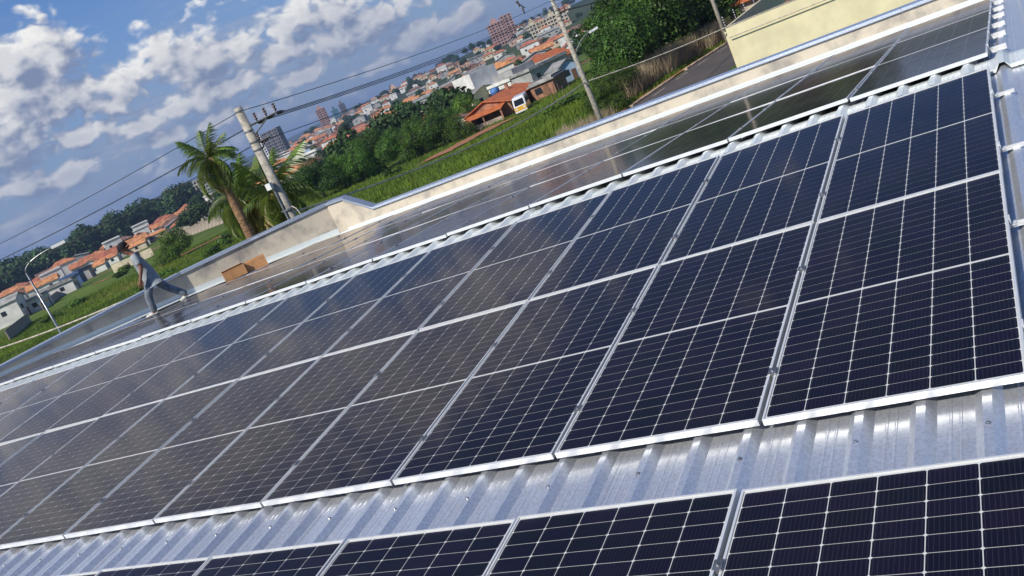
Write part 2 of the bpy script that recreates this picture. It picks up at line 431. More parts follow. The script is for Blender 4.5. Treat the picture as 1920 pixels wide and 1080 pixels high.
def empty(name, loc=(0, 0, 0), rz=0.0):
    o = bpy.data.objects.new(name, None); col.objects.link(o); o.empty_display_size = 0.2
    o.location = loc; o.rotation_euler = (0, 0, rz); return o
def copy_tree(o, parent=None):
    c = o.copy(); col.objects.link(c); c.parent = parent
    for ch in o.children: copy_tree(ch, c)
    return c
def np_mesh(name, verts, faces, mats, smooth_=False):
    me = bpy.data.meshes.new(name)
    nv, nf, k = len(verts), len(faces), faces.shape[1]
    me.vertices.add(nv); me.vertices.foreach_set('co', np.asarray(verts, np.float32).ravel())
    me.loops.add(nf * k); me.loops.foreach_set('vertex_index', np.asarray(faces, np.int32).ravel())
    me.polygons.add(nf); me.polygons.foreach_set('loop_start', np.arange(nf, dtype=np.int32) * k)
    me.polygons.foreach_set('loop_total', np.full(nf, k, np.int32))
    if smooth_: me.polygons.foreach_set('use_smooth', np.ones(nf, bool))
    for q in (mats if isinstance(mats, (list, tuple)) else [mats]): me.materials.append(MATS[q])
    me.update(calc_edges=True); me.validate(); return me
ORD = ['first', 'second', 'third', 'fourth', 'fifth', 'sixth', 'seventh', 'eighth', 'ninth', 'tenth', 'eleventh', 'twelfth', 'thirteenth', 'fourteenth', 'fifteenth', 'sixteenth']

# ------------------------------------------------------------------ terrain
def sstep(a, b, x):
    t = min(1, max(0, (x - a) / (b - a))); return t * t * (3 - 2 * t)
def H(x, y):
    dx, dy = x - CAM.x, y - CAM.y
    r = math.hypot(dx, dy); th = math.degrees(math.atan2(-dx, dy))     # degrees left of the street direction
    tf = th if th >= 0 else -0.3 * th
    hc = 27 - 17 * sstep(26, 40, tf) - 6 * sstep(40, 52, tf)
    h = -1.5 * sstep(80, 150, r) - 3.5 * sstep(150, 420, r)
    h += (hc + 5) * sstep(400, 1550, r) - 0.5 * hc * sstep(1700, 3000, r)
    if r > 2500:
        hill = 58 + 26 * mnoise.noise(Vector((dx / r * 7.4, 3.1, dy / r * 7.4))) + 14 * mnoise.noise(Vector((dx / r * 28, 7.7, dy / r * 28)))
        h += hill * sstep(3200, 6800, r)
    return h
def ground(px, py):
    d = ray(px, py)
    if d.z > -0.002: return None
    t = 20.0
    while t < 9000:
        p = CAM + d * t
        if p.z <= H(p.x, p.y): return Vector((p.x, p.y, H(p.x, p.y)))
        t *= 1.004
    return None
def polar(th_deg, r):
    a = R_(th_deg); x = CAM.x - r * math.sin(a); y = CAM.y + r * math.cos(a); return Vector((x, y, H(x, y)))
def az_of(px):      # azimuth of a picture column at the horizon
    y = 540 - (RIGHT.z * (px - 960) + FWD.z * FPX) / DOWN.z
    d = ray(px, y); return math.degrees(math.atan2(-d.x, d.y))

def mat_ground():
    mm = bpy.data.materials.new('ground_cover'); mm.use_nodes = True
    t = mm.node_tree; b = t.nodes['Principled BSDF']; tcn = N(t, 'ShaderNodeTexCoord'); v = tcn.outputs['Object']
    n1 = noise_n(t, v, 0.035, 6, 0.62); n2 = noise_n(t, v, 0.9, 5, 0.65); n3 = noise_n(t, v, 0.018, 4)
    g = mixc(t, smooth(t, n1.outputs[0], 0.35, 0.62), (0.075, 0.115, 0.018), (0.13, 0.19, 0.024))
    g = mixc(t, math_n(t, 'MULTIPLY', smooth(t, n2.outputs[0], 0.4, 0.7), 0.5), g, (0.05, 0.065, 0.015))
    g = mixc(t, smooth(t, n3.outputs[0], 0.60, 0.68), g, (0.22, 0.12, 0.06))
    far = smooth(t, vmath(t, 'LENGTH', v), 350, 900)      # woodland and scrub cover beyond the fields
    n4 = noise_n(t, v, 0.004, 6, 0.6)
    g = mixc(t, far, g, mixc(t, smooth(t, n4.outputs[0], 0.4, 0.65), (0.030, 0.048, 0.020), (0.060, 0.075, 0.030)))
    t.links.new(g, b.inputs['Base Color']); b.inputs['Roughness'].default_value = 0.95; b.inputs['Specular IOR Level'].default_value = 0.15
    bb = N(t, 'ShaderNodeBump'); bb.inputs['Strength'].default_value = 0.8; bb.inputs['Distance'].default_value = 0.3
    t.links.new(n2.outputs[0], bb.inputs['Height']); t.links.new(bb.outputs[0], b.inputs['Normal'])
    MATS['ground'] = mm
mat_ground()
def build_ground():
    rs = [0.0] + list(np.concatenate([np.linspace(10, 200, 24), np.geomspace(220, 12000, 60)]))
    nth = 240; V = []; F = []
    V.append((CAM.x, CAM.y, 0))
    for r in rs[1:]:
        for k in range(nth):
            th = 360 * k / nth; a = R_(th)
            x = CAM.x - r * math.sin(a); y = CAM.y + r * math.cos(a); V.append((x, y, H(x, y)))
    for i in range(len(rs) - 2):
        for k in range(nth):
            k2 = (k + 1) % nth; a0 = 1 + i * nth; a1 = a0 + nth
            F.append((a0 + k, a1 + k, a1 + k2, a0 + k2))
    me = bpy.data.meshes.new('ground')
    me.from_pydata(V, [], F + [(0, 1 + k, 1 + (k + 1) % nth) for k in range(nth)])
    me.materials.append(MATS['ground'])
    me.polygons.foreach_set('use_smooth', [True] * len(me.polygons)); me.update()
    tag(ob('ground', me), kind='structure')
build_ground()

# street beside the field: asphalt, dashed edge line, kerb stones
K0 = Vector((-28.6, 47.0, 0)); KD = (Vector((-24.0, 88.7, 0)) - Vector((-26.4, 67.1, 0))).normalized(); KN = Vector((KD.y, -KD.x, 0))
def street_pt(s, w, z=0.0):
    p = K0 + KD * s + KN * w; return Vector((p.x, p.y, H(p.x, p.y) + z))
mb = MB()
ss = [-34 + 3 * i for i in range(46)]
for a, b in zip(ss[:-1], ss[1:]):
    for w0, w1 in ((0.12, 4), (4, 8)): mb.quad(street_pt(a, w0, .012), street_pt(a, w1, .012), street_pt(b, w1, .012), street_pt(b, w0, .012))
street = tag(mb.build('street', 'asphalt'), kind='structure')
mb = MB()
for i in range(8):
    s0 = 10 + i * 5.2
    mb.quad(street_pt(s0, 1.0, .018), street_pt(s0, 1.12, .018), street_pt(s0 + 2.6, 1.12, .018), street_pt(s0 + 2.6, 1.0, .018))
mb.build('lane_marking', 'road_paint', street)
km = MB().box((-0.30, -0.49, -0.1), (0.14, 0.49, 0.16)).mesh('kerb_stone', 'kerb')
for i in range(64):
    s0 = 4 + i
    if 16 < s0 < 19 or 27 < s0 < 30.5: continue
    o = ob('kerb_stone', km, street, street_pt(s0 + rng.uniform(-.01, .01), 0, rng.uniform(-0.03, 0.01)), (rng.uniform(-.02, .02), 0, -math.atan2(KD.x, KD.y)))
mb = MB()
for a in range(2, 68, 2): mb.quad(street_pt(a, -1.5, .05), street_pt(a, -.15, .10), street_pt(a + 2, -.15, .10), street_pt(a + 2, -1.5, .05))
tag(mb.build('pavement', 'dirt'), kind='structure')

def ground_strip(name, pts, w, mname, z=0.02):
    mb = MB(); P = []
    for i, p in enumerate(pts):
        q0 = pts[max(0, i - 1)]; q1 = pts[min(len(pts) - 1, i + 1)]
        t = Vector((q1.x - q0.x, q1.y - q0.y, 0)).normalized(); n = Vector((-t.y, t.x, 0)); ww = w * (0.75 + 0.5 * rng.random())
        P.append((p + n * ww / 2, p - n * ww / 2))
    for (a, b), (c, d) in zip(P[:-1], P[1:]):
        f = lambda q: (q.x, q.y, H(q.x, q.y) + z)
        mb.quad(f(a), f(b), f(d), f(c))
    return tag(mb.build(name, mname), kind='structure')
def path_px(pp, n=10):
    out = []
    gs = [ground(*p) for p in pp]
    for a, b in zip(gs[:-1], gs[1:]):
        for k in range(n): q = a.lerp(b, k / n); out.append(q)
    out.append(gs[-1]); return out
ground_strip('dirt_track', path_px([(815, 298), (850, 278), (900, 252), (945, 229)]), 6.0, 'dirt', 0.14)
ground_strip('dirt_path', path_px([(300, 500), (352, 474), (405, 448), (440, 430)]), 2.4, 'dirt', 0.10)
ground_strip('bare_earth', path_px([(180, 532), (205, 522)], 4), 3.4, 'dirt', 0.10)
ground_strip('dirt_yard', path_px([(586, 345), (592, 325), (596, 312)], 4), 5.0, 'dirt', 0.10)

# ------------------------------------------------------------------ the building under the camera
A_ = R_(4.45); CA, SA = math.cos(A_), math.sin(A_)
ZO = 5.970432; VR = 4.90                       # height of the near array's lower edge, ridge position up the slope
def near_pt(u, v, z=0.0): return Vector((u, v * CA - z * SA, ZO + v * SA + z * CA))
APEX = near_pt(0, VR)
def far_pt(u, v, z=0.0): return Vector((u, APEX.y + v * CA + z * SA, APEX.z - v * SA + z * CA))
PAN, RIB = -0.094, -0.056                      # sheet pan and rib top below the panel surface
bld = tag(empty('warehouse', (0, 0, 0)), 'low warehouse with ribbed metal gable roof and plaster parapets, carrying the solar arrays', 'building')
# trapezoidal sheet profile, pitch 0.262 m, four ribs to a sheet
PROF = []
RP = 0.262
for k in range(4):
    x = k * RP
    PROF += [(x, 0), (x + 0.048, 0), (x + 0.052, 0.002), (x + 0.058, 0.002), (x + 0.062, 0), (x + 0.088, 0), (x + 0.092, 0.002), (x + 0.098, 0.002), (x + 0.102, 0), (x + 0.150, 0), (x + 0.186, 0.038), (x + 0.224, 0.038), (x + RP - .0001, 0)]
SW = 4 * RP
PROF.append((SW, 0)); PROF += [(SW + 0.032, 0.0)]
def sheet_mesh(L, name):
    mb = MB(); n = len(PROF); segs = 3
    for i in range(segs + 1):
        for (x, z) in PROF: mb.v.append((x, L * i / segs, z))
    for i in range(segs):
        for j in range(n - 1):
            mb.f.append((i * n + j, i * n + j + 1, (i + 1) * n + j + 1, (i + 1) * n + j)); mb.mi.append(0)
    return mb.mesh(name, 'galvalume')
NEAR_L = 10.8
smN = sheet_mesh(NEAR_L, 'roof_sheet'); smF = sheet_mesh(9.0, 'roof_sheet')
SX0 = -0.171 - 0.205 - RP * 70
nsh = 24
for k in range(nsh):
    u = SX0 + k * SW; lift = 0.0015 * (k % 2)
    o = ob('roof_sheet', smN, bld, near_pt(u, VR - NEAR_L, PAN + lift)); o.rotation_euler = (A_, 0, 0)
    xr = u + SW
    if xr < -13.9:      # sheets cut back at the slanting parapet
        L = max(3.0, 8.9 - max(0, (-14.0 - u)) * 1.25)
        me = sheet_mesh(L, 'roof_sheet')
    else: me = smF
    o = ob('roof_sheet', me, bld, far_pt(u, 0, PAN + lift)); o.rotation_euler = (-A_, 0, 0)
    o.location = far_pt(u, 0, PAN + lift)
# sheet screws on the rib tops in view below the upper array
mb = MB()
for k in range(0, 74):
    u = SX0 + 0.205 + k * RP
    for v in (-0.22,):
        if (k % 2): continue
        p = near_pt(u, v, RIB + 0.004)
        Mx = Matrix.Translation(p) @ Matrix.Rotation(A_, 4, 'X')
        mb.lathe([(0.011, -0.002), (0.011, 0.001), (0.006, 0.002), (0.006, 0.008), (0.0001, 0.009)], 8, M=Mx)
tag(mb.build('roof_screw_row', 'screw', bld), kind='stuff')
# ridge caps, pressed to the same ribs
def cap_mesh():
    mb = MB(); st = []
    for s in (-0.27, -0.262, -0.14, -0.02, 0.0, 0.02, 0.14, 0.272, 0.28): st.append(s)
    n = len(PROF)
    for s in st:
        for (x, z) in PROF:
            zz = RIB + 0.003 + max(0.0, z) * 0.95 + (0.0 if z > .02 else 0.0)
            if abs(s) > 0.265: zz -= 0.03 * (1 - z / 0.038)
            if s <= 0: p = near_pt(x, VR + s, zz)
            else: p = far_pt(x, s, zz)
            if abs(s) < 0.021: p.z -= (0.021 - abs(s)) * 0.15
            mb.v.append(tuple(p))
    for i in range(len(st) - 1):
        for j in range(n - 1): mb.f.append((i * n + j, i * n + j + 1, (i + 1) * n + j + 1, (i + 1) * n + j)); mb.mi.append(0)
    return mb.mesh('ridge_cap', 'ridge_metal')
cm_ = cap_mesh()
for k in range(nsh):
    ob('ridge_cap', cm_, bld, (SX0 + k * SW, 0, 0.0015 * (k % 2)))

# parapets: a slanting high one on the left, a low one along the far edge
ZT = 6.40; ZL = 5.93; YP = 13.60
LEFT = [(-18.75, -7.0), (-18.45, 0.0), (-18.15, 4.9), (-17.97, 6.5), (-17.80, 7.7), (-17.53, 8.9), (-17.10, 10.85), (-16.0, 12.25), (-14.6, YP)]
def offset_poly(P, d):
    out = []
    for i, p in enumerate(P):
        a = Vector(P[max(0, i - 1)]); b = Vector(P[min(len(P) - 1, i + 1)]); t = (b - a).normalized(); out.append((p[0] - t.y * d, p[1] + t.x * d))
    return out
OUT = offset_poly(LEFT, 0.16); OUT[-1] = (-14.68, YP + 0.16)
mb = MB()
for i in range(len(LEFT) - 1):
    a, b, c, d = LEFT[i], LEFT[i + 1], OUT[i + 1], OUT[i]
    mb.quad((*a, 3.0), (*b, 3.0), (*b, ZT), (*a, ZT)); mb.quad((*a, ZT), (*b, ZT), (*c, ZT), (*d, ZT)); mb.quad((*c, 0), (*d, 0), (*d, ZT), (*c, ZT))
mb.build('side_parapet', 'plaster', bld)
TOPL = [(-14.6, ZT), (-14.08, ZT - .01), (-13.35, ZL), (7.0, ZL)]
mb = MB()
for (x0, z0), (x1, z1) in zip(TOPL[:-1], TOPL[1:]):
    mb.quad((x0, YP, 3.0), (x1, YP, 3.0), (x1, YP, z1), (x0, YP, z0)); mb.quad((x0, YP, z0), (x1, YP, z1), (x1, YP + .16, z1), (x0, YP + .16, z0))
    mb.quad((x1, YP + .16, 0), (x0, YP + .16, 0), (x0, YP + .16, z0), (x1, YP + .16, z1))
mb.build('back_parapet', 'plaster', bld)
# the other outer walls
mb = MB()
mb.box((6.8, -7.0, 0), (7.0, YP, 5.2)); mb.box((-18.7, -7.2, 0), (7.0, -7.0, 5.0))
mb.build('outer_wall', 'outer_paint', bld)
# copings, one folded metal length after another
def coping(p, q, wdir, over=0.03, h=0.034):
    p = Vector(p); q = Vector(q); w = Vector((wdir[0], wdir[1], 0)).normalized()
    mb = MB(); a, b = p - w * over, q - w * over; c, d = p + w * (0.16 + over), q + w * (0.16 + over)
    up = Vector((0, 0, 0.012)); rise = Vector((0, 0, 0.012)); dn = Vector((0, 0, -h))
    mb.quad(a + up, b + up, d + up + rise, c + up + rise); mb.quad(a + dn, b + dn, b + up, a + up); mb.quad(d + dn, c + dn, c + up + rise, d + up + rise)
    lip = w * 0.012
    mb.quad(a + dn, b + dn, b + dn - lip - Vector((0, 0, .01)), a + dn - lip - Vector((0, 0, .01)))
    t = (q - p).normalized()
    for e, f_, s in ((a, c, 1), (b, d, 1)): mb.poly([e + dn, e + up, f_ + up + rise, f_ + dn])
    return mb.build('coping', 'coping_metal', bld)
for i in range(len(LEFT) - 1):
    a, b = Vector(LEFT[i]), Vector(LEFT[i + 1]); t = (b - a).normalized(); n = (-t.y, t.x)
    L = (b - a).length; k = max(1, round(L / 2.0))
    for j in range(k):
        p = a + t * (L * j / k); q = a + t * (L * (j + 1) / k - 0.004)
        coping((p.x, p.y, ZT + .002 * (j % 2)), (q.x, q.y, ZT + .002 * (j % 2)), n)
coping((-14.62, YP, ZT + .003), (-14.08, YP, ZT - .008), (0, 1))
coping((-14.08, YP, ZT - .006), (-13.35, YP, ZL + .002), (0, 1))
x = -13.35; j = 0
while x < 6.9:
    x1 = min(7.0, x + 2.4); coping((x, YP, ZL + .002 * (j % 2)), (x1 - .004, YP, ZL + .002 * (j % 2)), (0, 1)); x = x1; j += 1
# base flashings, bright strips where sheets meet the parapets
mb = MB()
for i in range(2, len(LEFT) - 1):
    a, b = Vector(LEFT[i]), Vector(LEFT[i + 1]); t = (b - a).normalized(); n = Vector((t.y, -t.x))
    for (p, q) in ((a, b),):
        def zr(v): return far_pt(0, max(0, (v.y - APEX.y) / CA), PAN).z
        za, zb = zr(p), zr(q)
        i0 = p + n * 0.004; i1 = q + n * 0.004; j0 = p + n * 0.26; j1 = q + n * 0.26
        mb.quad((i0.x, i0.y, za + .17), (i1.x, i1.y, zb + .17), (i1.x, i1.y, zb + .07), (i0.x, i0.y, za + .07))
        mb.quad((i0.x, i0.y, za + .07), (i1.x, i1.y, zb + .07), (j1.x, j1.y, zb + .046), (j0.x, j0.y, za + .046))
mb.build('flashing', 'ridge_metal', bld)
zb = far_pt(0, (YP - APEX.y) / CA, PAN).z
x = -14.3; j = 0
while x < 6.9:
    x1 = min(7.0, x + 3.0); mb = MB(); e = .002 * (j % 2)
    mb.quad((x, YP - .004 - e, zb + .10), (x1, YP - .004 - e, zb + .10), (x1, YP - .004 - e, zb + .05 + e), (x, YP - .004 - e, zb + .05 + e))
    mb.quad((x, YP - .004 - e, zb + .05 + e), (x1, YP - .004 - e, zb + .05 + e), (x1, YP - .34, zb + .088 + e), (x, YP - .34, zb + .088 + e))
    mb.quad((x, YP - .34, zb + .088 + e), (x1, YP - .34, zb + .088 + e), (x1, YP - .345, zb + .055 + e), (x, YP - .345, zb + .055 + e))
    mb.build('flashing', 'ridge_metal', bld); x = x1; j += 1

# ------------------------------------------------------------------ solar panels
PW, PL, GAP = 1.134, 2.278, 0.020
LIP = 0.0105
def panel_meshes():
    f = MB()
    hw = PW / 2; th = 0.035
    f.box((-hw, 0, -th), (-hw + LIP, PL, 0)); f.box((hw - LIP, 0, -th), (hw, PL, 0))
    f.box((-hw + LIP, 0, -th), (hw - LIP, LIP, -0.0004)); f.box((-hw + LIP, PL - LIP, -th), (hw - LIP, PL, -0.0004))
    fm = f.mesh('frame', 'frame_alu')
    b = MB(); b.box((-hw + LIP, LIP, -0.012), (hw - LIP, PL - LIP, -0.0065)); bm_ = b.mesh('backsheet', 'backsheet')
    g = MB(); g.quad((-hw + LIP, LIP, -0.0022), (hw - LIP, LIP, -0.0022), (hw - LIP, PL - LIP, -0.0022), (-hw + LIP, PL - LIP, -0.0022)); gm = g.mesh('glass_pane', 'panel_glass')
    cw, ch = 0.1796, 0.0899
    pos = []
    x0 = -0.1838 * 2.5
    py = (PL - 2 * LIP - 0.018 - 0.026) / 24
    for i in range(6):
        for j in range(24):
            pos.append((x0 + i * 0.1838, LIP + 0.013 + (j + 0.5) * py + (0.018 if j >= 12 else 0)))
    def cell(mb, cx, cy):
        a, b_, c = cw / 2, ch / 2, 0.0065
        mb.poly([(cx - a + c, cy - b_, -.0055), (cx + a - c, cy - b_, -.0055), (cx + a, cy - b_ + c, -.0055), (cx + a, cy + b_ - c, -.0055), (cx + a - c, cy + b_, -.0055), (cx - a + c, cy + b_, -.0055), (cx - a, cy + b_ - c, -.0055), (cx - a, cy - b_ + c, -.0055)])
    one = MB(); cell(one, 0, 0); cm1 = one.mesh('cell', 'cell')
    allc = MB()
    for (x, y) in pos: cell(allc, x, y)
    return fm, bm_, gm, cm1, allc.mesh('cells', 'cell'), pos
fm, bsm, gm, cm1, cma, CPOS = panel_meshes()
LIFT = 0.03                                     # the far array stands a little higher on its rails
prng = random.Random(5)
def panel(side, u_right, v0, label, group, fine):
    uc = u_right - PW / 2
    if side == 'near':
        loc = near_pt(uc, v0)
    else:
        loc = far_pt(uc, v0 + PL, LIFT)      # far panels: local y runs up towards the ridge
    e = empty('solar_panel', loc)
    tilt = (prng.gauss(0, R_(0.16)), prng.gauss(0, R_(0.22)))
    if side == 'near': e.rotation_euler = (A_ + tilt[0] * .5, tilt[1], 0)
    else: e.rotation_euler = (A_ + tilt[0] * .5, tilt[1], math.pi)
    tag(e, label, 'solar panel', group)
    ob('frame', fm, e); ob('glass_pane', gm, e)
    b = ob('backsheet', bsm, e)
    if fine:
        for (x, y) in CPOS: ob('cell', cm1, e, (x, y, 0))
    else:
        tag(ob('cells', cma, e), kind='stuff')
    return e
PITCH = PW + GAP
for k in range(15):
    panel('near', -k * PITCH, PL + GAP, f'{ORD[k]} solar panel from the right end of the row just below the ridge', 'near slope, row below the ridge', k < 5)
    panel('near', -k * PITCH, 0, f'{ORD[k]} solar panel from the right end of the middle row above the bare metal strip', 'near slope, row above the metal strip', k < 5)
for k in range(8):
    panel('near', -k * PITCH, -0.515 - PL, f'{ORD[k]} solar panel from the right in the bottom row under the metal strip', 'near slope, bottom row', k < 4)
for row, (n, lab) in enumerate(((15, 'ridge row'), (13, 'middle row'), (12, 'lowest row beside the parapet'))):
    for k in range(n):
        panel('far', -k * PITCH, 0.06 + row * (PL + GAP), f'{ORD[k]} solar panel from the right in the {lab} beyond the ridge', 'far slope, ' + lab, False)
# mounting rails with their clamps; the rail ends stick out on the right
clm = MB(); clm.box((-0.009, -0.03, -0.035), (0.009, 0.03, 0.001)); clm.box((-0.02, -0.03, 0.001), (0.02, 0.03, 0.005)); clm.lathe([(0.008, 0.005), (0.008, 0.011), (0.0001, 0.012)], 6); clme = clm.mesh('clamp', 'steel')
ecm = MB(); ecm.box((0.0, -0.03, -0.04), (0.03, 0.03, -0.036)); ecm.box((0.0, -0.03, -0.036), (0.006, 0.03, 0.001)); ecm.box((-0.014, -0.03, 0.001), (0.006, 0.03, 0.005)); ecme = ecm.mesh('end_clamp', 'aluminium')
def rail_mesh(L, dz=0.0):
    mb = MB()
    if dz: mb.box((-L, -0.018, -0.0545 - dz), (0, 0.018, -0.0546))
    mb.box((-L, -0.02, -0.0545), (0, 0.02, -0.0515)); mb.box((-L, -0.02, -0.0515), (0, -0.014, -0.036)); mb.box((-L, 0.014, -0.0515), (0, 0.02, -0.036))
    return mb.mesh('channel', 'aluminium')
def rail(side, v, n, label, rowgap):
    L = n * PITCH + 0.15; e = empty('mounting_rail', near_pt(0.14, v) if side == 'near' else far_pt(0.14, v, LIFT))
    e.rotation_euler = (A_ if side == 'near' else -A_, 0, 0)
    tag(e, label, 'rail', 'aluminium rails under the panels')
    ob('channel', rail_mesh(L, LIFT if side == 'far' else 0.0), e)
    for k in range(1, n): ob('clamp', clme, e, (-0.14 - k * PITCH + GAP / 2, 0, 0))
    ob('end_clamp', ecme, e, (-0.14 + 0.001, 0, 0))
for v, nm in ((0.42, 'lowest'), (1.58, 'second lowest'), (2.76, 'second highest'), (3.92, 'highest')):
    rail('near', v, 15, f'{nm} aluminium mounting rail with its end showing right of the near panels', 0)
for v, nm in ((-0.98, 'upper'), (-2.3, 'lower')):
    rail('near', v, 8, f'{nm} aluminium mounting rail under the bottom row of near panels', 0)
for i, v in enumerate((0.6, 1.8, 2.9, 4.1, 5.2, 6.4)):
    rail('far', v, (15, 13, 12)[i // 2], f'{ORD[i]} aluminium mounting rail down from the ridge on the far slope', 0)

# ------------------------------------------------------------------ vegetation
def crown_arrays(lobes, n, size, seed, flat=0.0):
    """leaf clumps: small crossed, bent quads spread over and through lobes (centre, radii)"""
    g = np.random.default_rng(seed)
    w = np.array([l[3] * l[4] + l[3] * l[5] + l[4] * l[5] for l in lobes]); w = w / w.sum()
    idx = g.choice(len(lobes), n, p=w); L = np.array(lobes)[idx]
    d = g.normal(size=(n, 3)); d /= np.linalg.norm(d, axis=1)[:, None]
    rr = 1 - np.abs(g.normal(0, 0.20, n)); rr = np.clip(rr, 0.25, 1.12)
    lump = 1 + 0.16 * np.sin(d[:, 0] * 7 + idx) * np.sin(d[:, 1] * 6 + idx * 2) * np.sin(d[:, 2] * 8)
    c = L[:, :3] + d * L[:, 3:6] * (rr * lump)[:, None]
    nrm = d + g.normal(0, 0.55, (n, 3)) + np.array([0, 0, 0.35]); nrm /= np.linalg.norm(nrm, axis=1)[:, None]
    t = np.cross(nrm, g.normal(size=(n, 3))); t /= np.linalg.norm(t, axis=1)[:, None]; b = np.cross(nrm, t)
    s = size * g.uniform(0.55, 1.35, n)[:, None]
    v0 = c - t * s * 0.5; v1 = c + b * s * 0.33 + nrm * s * .12; v2 = c + t * s * 0.6; v3 = c - b * s * 0.33 + nrm * s * .1
    V = np.stack([v0, v3, v2, v1], 1).reshape(-1, 3); F = np.arange(4 * n).reshape(n, 4)
    return V, F
def limb_tree_mesh(lobes, h0, r0, seed):
    g = random.Random(seed); mb = MB()
    top = Vector((0, 0, h0)); mb.tube([(0, 0, -0.4), (0.04, 0, h0 * 0.3), (0.0, 0.06, h0 * 0.7), tuple(top)], [r0 * 1.35, r0, r0 * .8, r0 * .62], 8)
    for l in lobes:
        c = Vector(l[:3]); mid = top.lerp(c, 0.5) + Vector((g.uniform(-.3, .3), g.uniform(-.3, .3), g.uniform(-.1, .3)))
        st = Vector((0, 0, h0 * g.uniform(0.6, 0.98)))
        mb.tube([st, mid, c], [r0 * .42, r0 * .26, r0 * .08], 6)
        for q in range(2):
            e = c + Vector((g.uniform(-1, 1) * l[3], g.uniform(-1, 1) * l[4], g.uniform(-.2, .9) * l[5])) * 0.7
            mb.tube([mid, mid.lerp(e, .5) + Vector((0, 0, .15)), e], [r0 * .2, r0 * .12, r0 * .03], 5)
    return mb.mesh('trunk', 'bark', True)
def make_lobes(seed, H_, W_, base, n):
    g = random.Random(seed); out = []
    for i in range(n):
        a = 2 * math.pi * i / n + g.uniform(-.4, .4); rr = W_ * 0.5 * g.uniform(.35, .72)
        z = base + (H_ - base) * (g.uniform(.22, .72) if base > 1.5 else g.uniform(.12, .66))
        s = W_ * g.uniform(.20, .32)
        out.append((rr * math.cos(a), rr * math.sin(a), z, s, s, s * g.uniform(.7, .95)))
    out.append((g.uniform(-.3, .3), g.uniform(-.3, .3), base + (H_ - base) * .74, W_ * .27, W_ * .27, (H_ - base) * .27))
    return out
def tree_proto(seed, H_, W_, base, nl, nleaf, size, leafmat):
    lobes = make_lobes(seed, H_, W_, base, nl)
    V, F = crown_arrays(lobes, nleaf, size, seed)
    return (np_mesh('crown', V, F, leafmat), limb_tree_mesh(lobes, base + (H_ - base) * .35, 0.03 * H_, seed))
BIG = [tree_proto(100 + i, 10, 9.5, 1.4, 11, 22000, 0.26, 'leaf_dark') for i in range(3)]
MID = [tree_proto(200 + i, 7.5, 8.6, 0.3, 11, 20000, 0.22, 'leaf_mid') for i in range(4)]
BRI = [tree_proto(300 + i, 5, 6.0, 0.4, 8, 12000, 0.19, 'leaf_bright') for i in range(2)]
FAR = [tree_proto(400 + i, 8, 8.0, 0.8, 6, 900, 1.0, 'leaf_far') for i in range(5)]
def shrub_proto(seed, m_):
    g = random.Random(seed)
    lobes = [(g.uniform(-.5, .5), g.uniform(-.5, .5), g.uniform(.3, .7), g.uniform(.35, .6), g.uniform(.35, .6), g.uniform(.3, .5)) for _ in range(5)]
    V, F = crown_arrays(lobes, 900, 0.20, seed); mb = MB()
    for l in lobes: mb.tube([(0, 0, -.1), (l[0] * .6, l[1] * .6, l[2] * .6), l[:3]], [.03, .02, .008], 5)
    return np_mesh('foliage', V, F, m_), mb.mesh('stem', 'bark')
SHR = [shrub_proto(500 + i, ['leaf_mid', 'leaf_bright', 'leaf_mid', 'leaf_bright'][i]) for i in range(4)]
def plant(protos, i, p, sc, name, label, cat, group=None, sz=None, seed=0, parts=('crown', 'trunk')):
    cm, tm = protos[i % len(protos)]
    e = empty(name, (p.x, p.y, p.z - 0.05), (seed * 2.399 + i) % 6.283); e.scale = (sc, sc, sz or sc)
    tag(e, label, cat, group); ob(parts[0], cm, e); ob(parts[1], tm, e); return e

# big dark trees beyond the street, right of the second utility pole
bt = [(30, -4.6, .72, .8), (23, -3.0, .52, .5), (40, -7.5, 1.1, 1.15), (50, -9.5, 1.25, 1.3), (52, -4.2, 1.15, 1.2), (62, -6, 1.4, 1.5), (74, -5, 1.5, 1.6), (44, -10.5, 1.0, 1.0), (66, -13, 1.5, 1.6), (88, -4, 1.5, 1.6), (18.5, -1.9, .42, .40)]
pos_words = ['dense dark tree nearest the second utility pole', 'rounded tree low behind the second utility pole, above the dry reeds', 'tall dark tree behind the street lamp arm', 'broad dark tree above the dry reeds', 'very tall dark tree left of the farthest utility pole', 'huge dark tree behind the farthest utility pole', 'dark tree behind the tiled roof beyond the yellow wall', 'tall tree at the left edge of the dark grove', 'high tree at the back of the dark grove', 'dark tree farthest right behind the yellow wall', 'small bushy tree at the foot of the dark grove beside the field']
for i, ((th, r, sc, sz), lab) in enumerate(zip(bt, pos_words)):
    plant(BIG if i not in (1, 10) else MID, i, street_pt(th, r), sc, 'broadleaf_tree', lab, 'tree', 'dark grove along the street', sz * 1.0, i)
# row of green trees across the field
mt = [((612, 372), 1.0), ((650, 352), .95), ((690, 336), 1.08), ((725, 318), 1.0), ((762, 305), .95), ((800, 290), 1.0), ((838, 274), .88), ((868, 262), .7), ((640, 318), .9), ((700, 300), .95)]
for i, (p, sc) in enumerate(mt):
    plant(MID if i % 3 else BIG, i, ground(*p), sc * (.82 if i % 3 else .7), 'field_tree', f'{ORD[i] if i < 8 else ["ninth", "tenth"][i - 8]} of the dark green trees in the row across the field, counted from the palms', 'tree', 'row of trees across the field', None, i + 20)
plant(BRI, 0, ground(886, 238), 1.15, 'field_tree', 'bright green round tree left of the orange roofed house', 'tree', None, 1.2, 3)
plant(BRI, 1, ground(338, 484), 1.1, 'field_tree', 'small rounded green tree alone in the field behind the walking man', 'tree', None, 1.1, 5)
plant(MID, 2, ground(500, 395), .8, 'field_tree', 'bushy tree behind the palms and the tall utility pole', 'tree', None, .75, 8)
plant(MID, 1, ground(455, 425), .62, 'field_tree', 'low bushy tree behind the leaning palm trunk', 'tree', None, .6, 9)
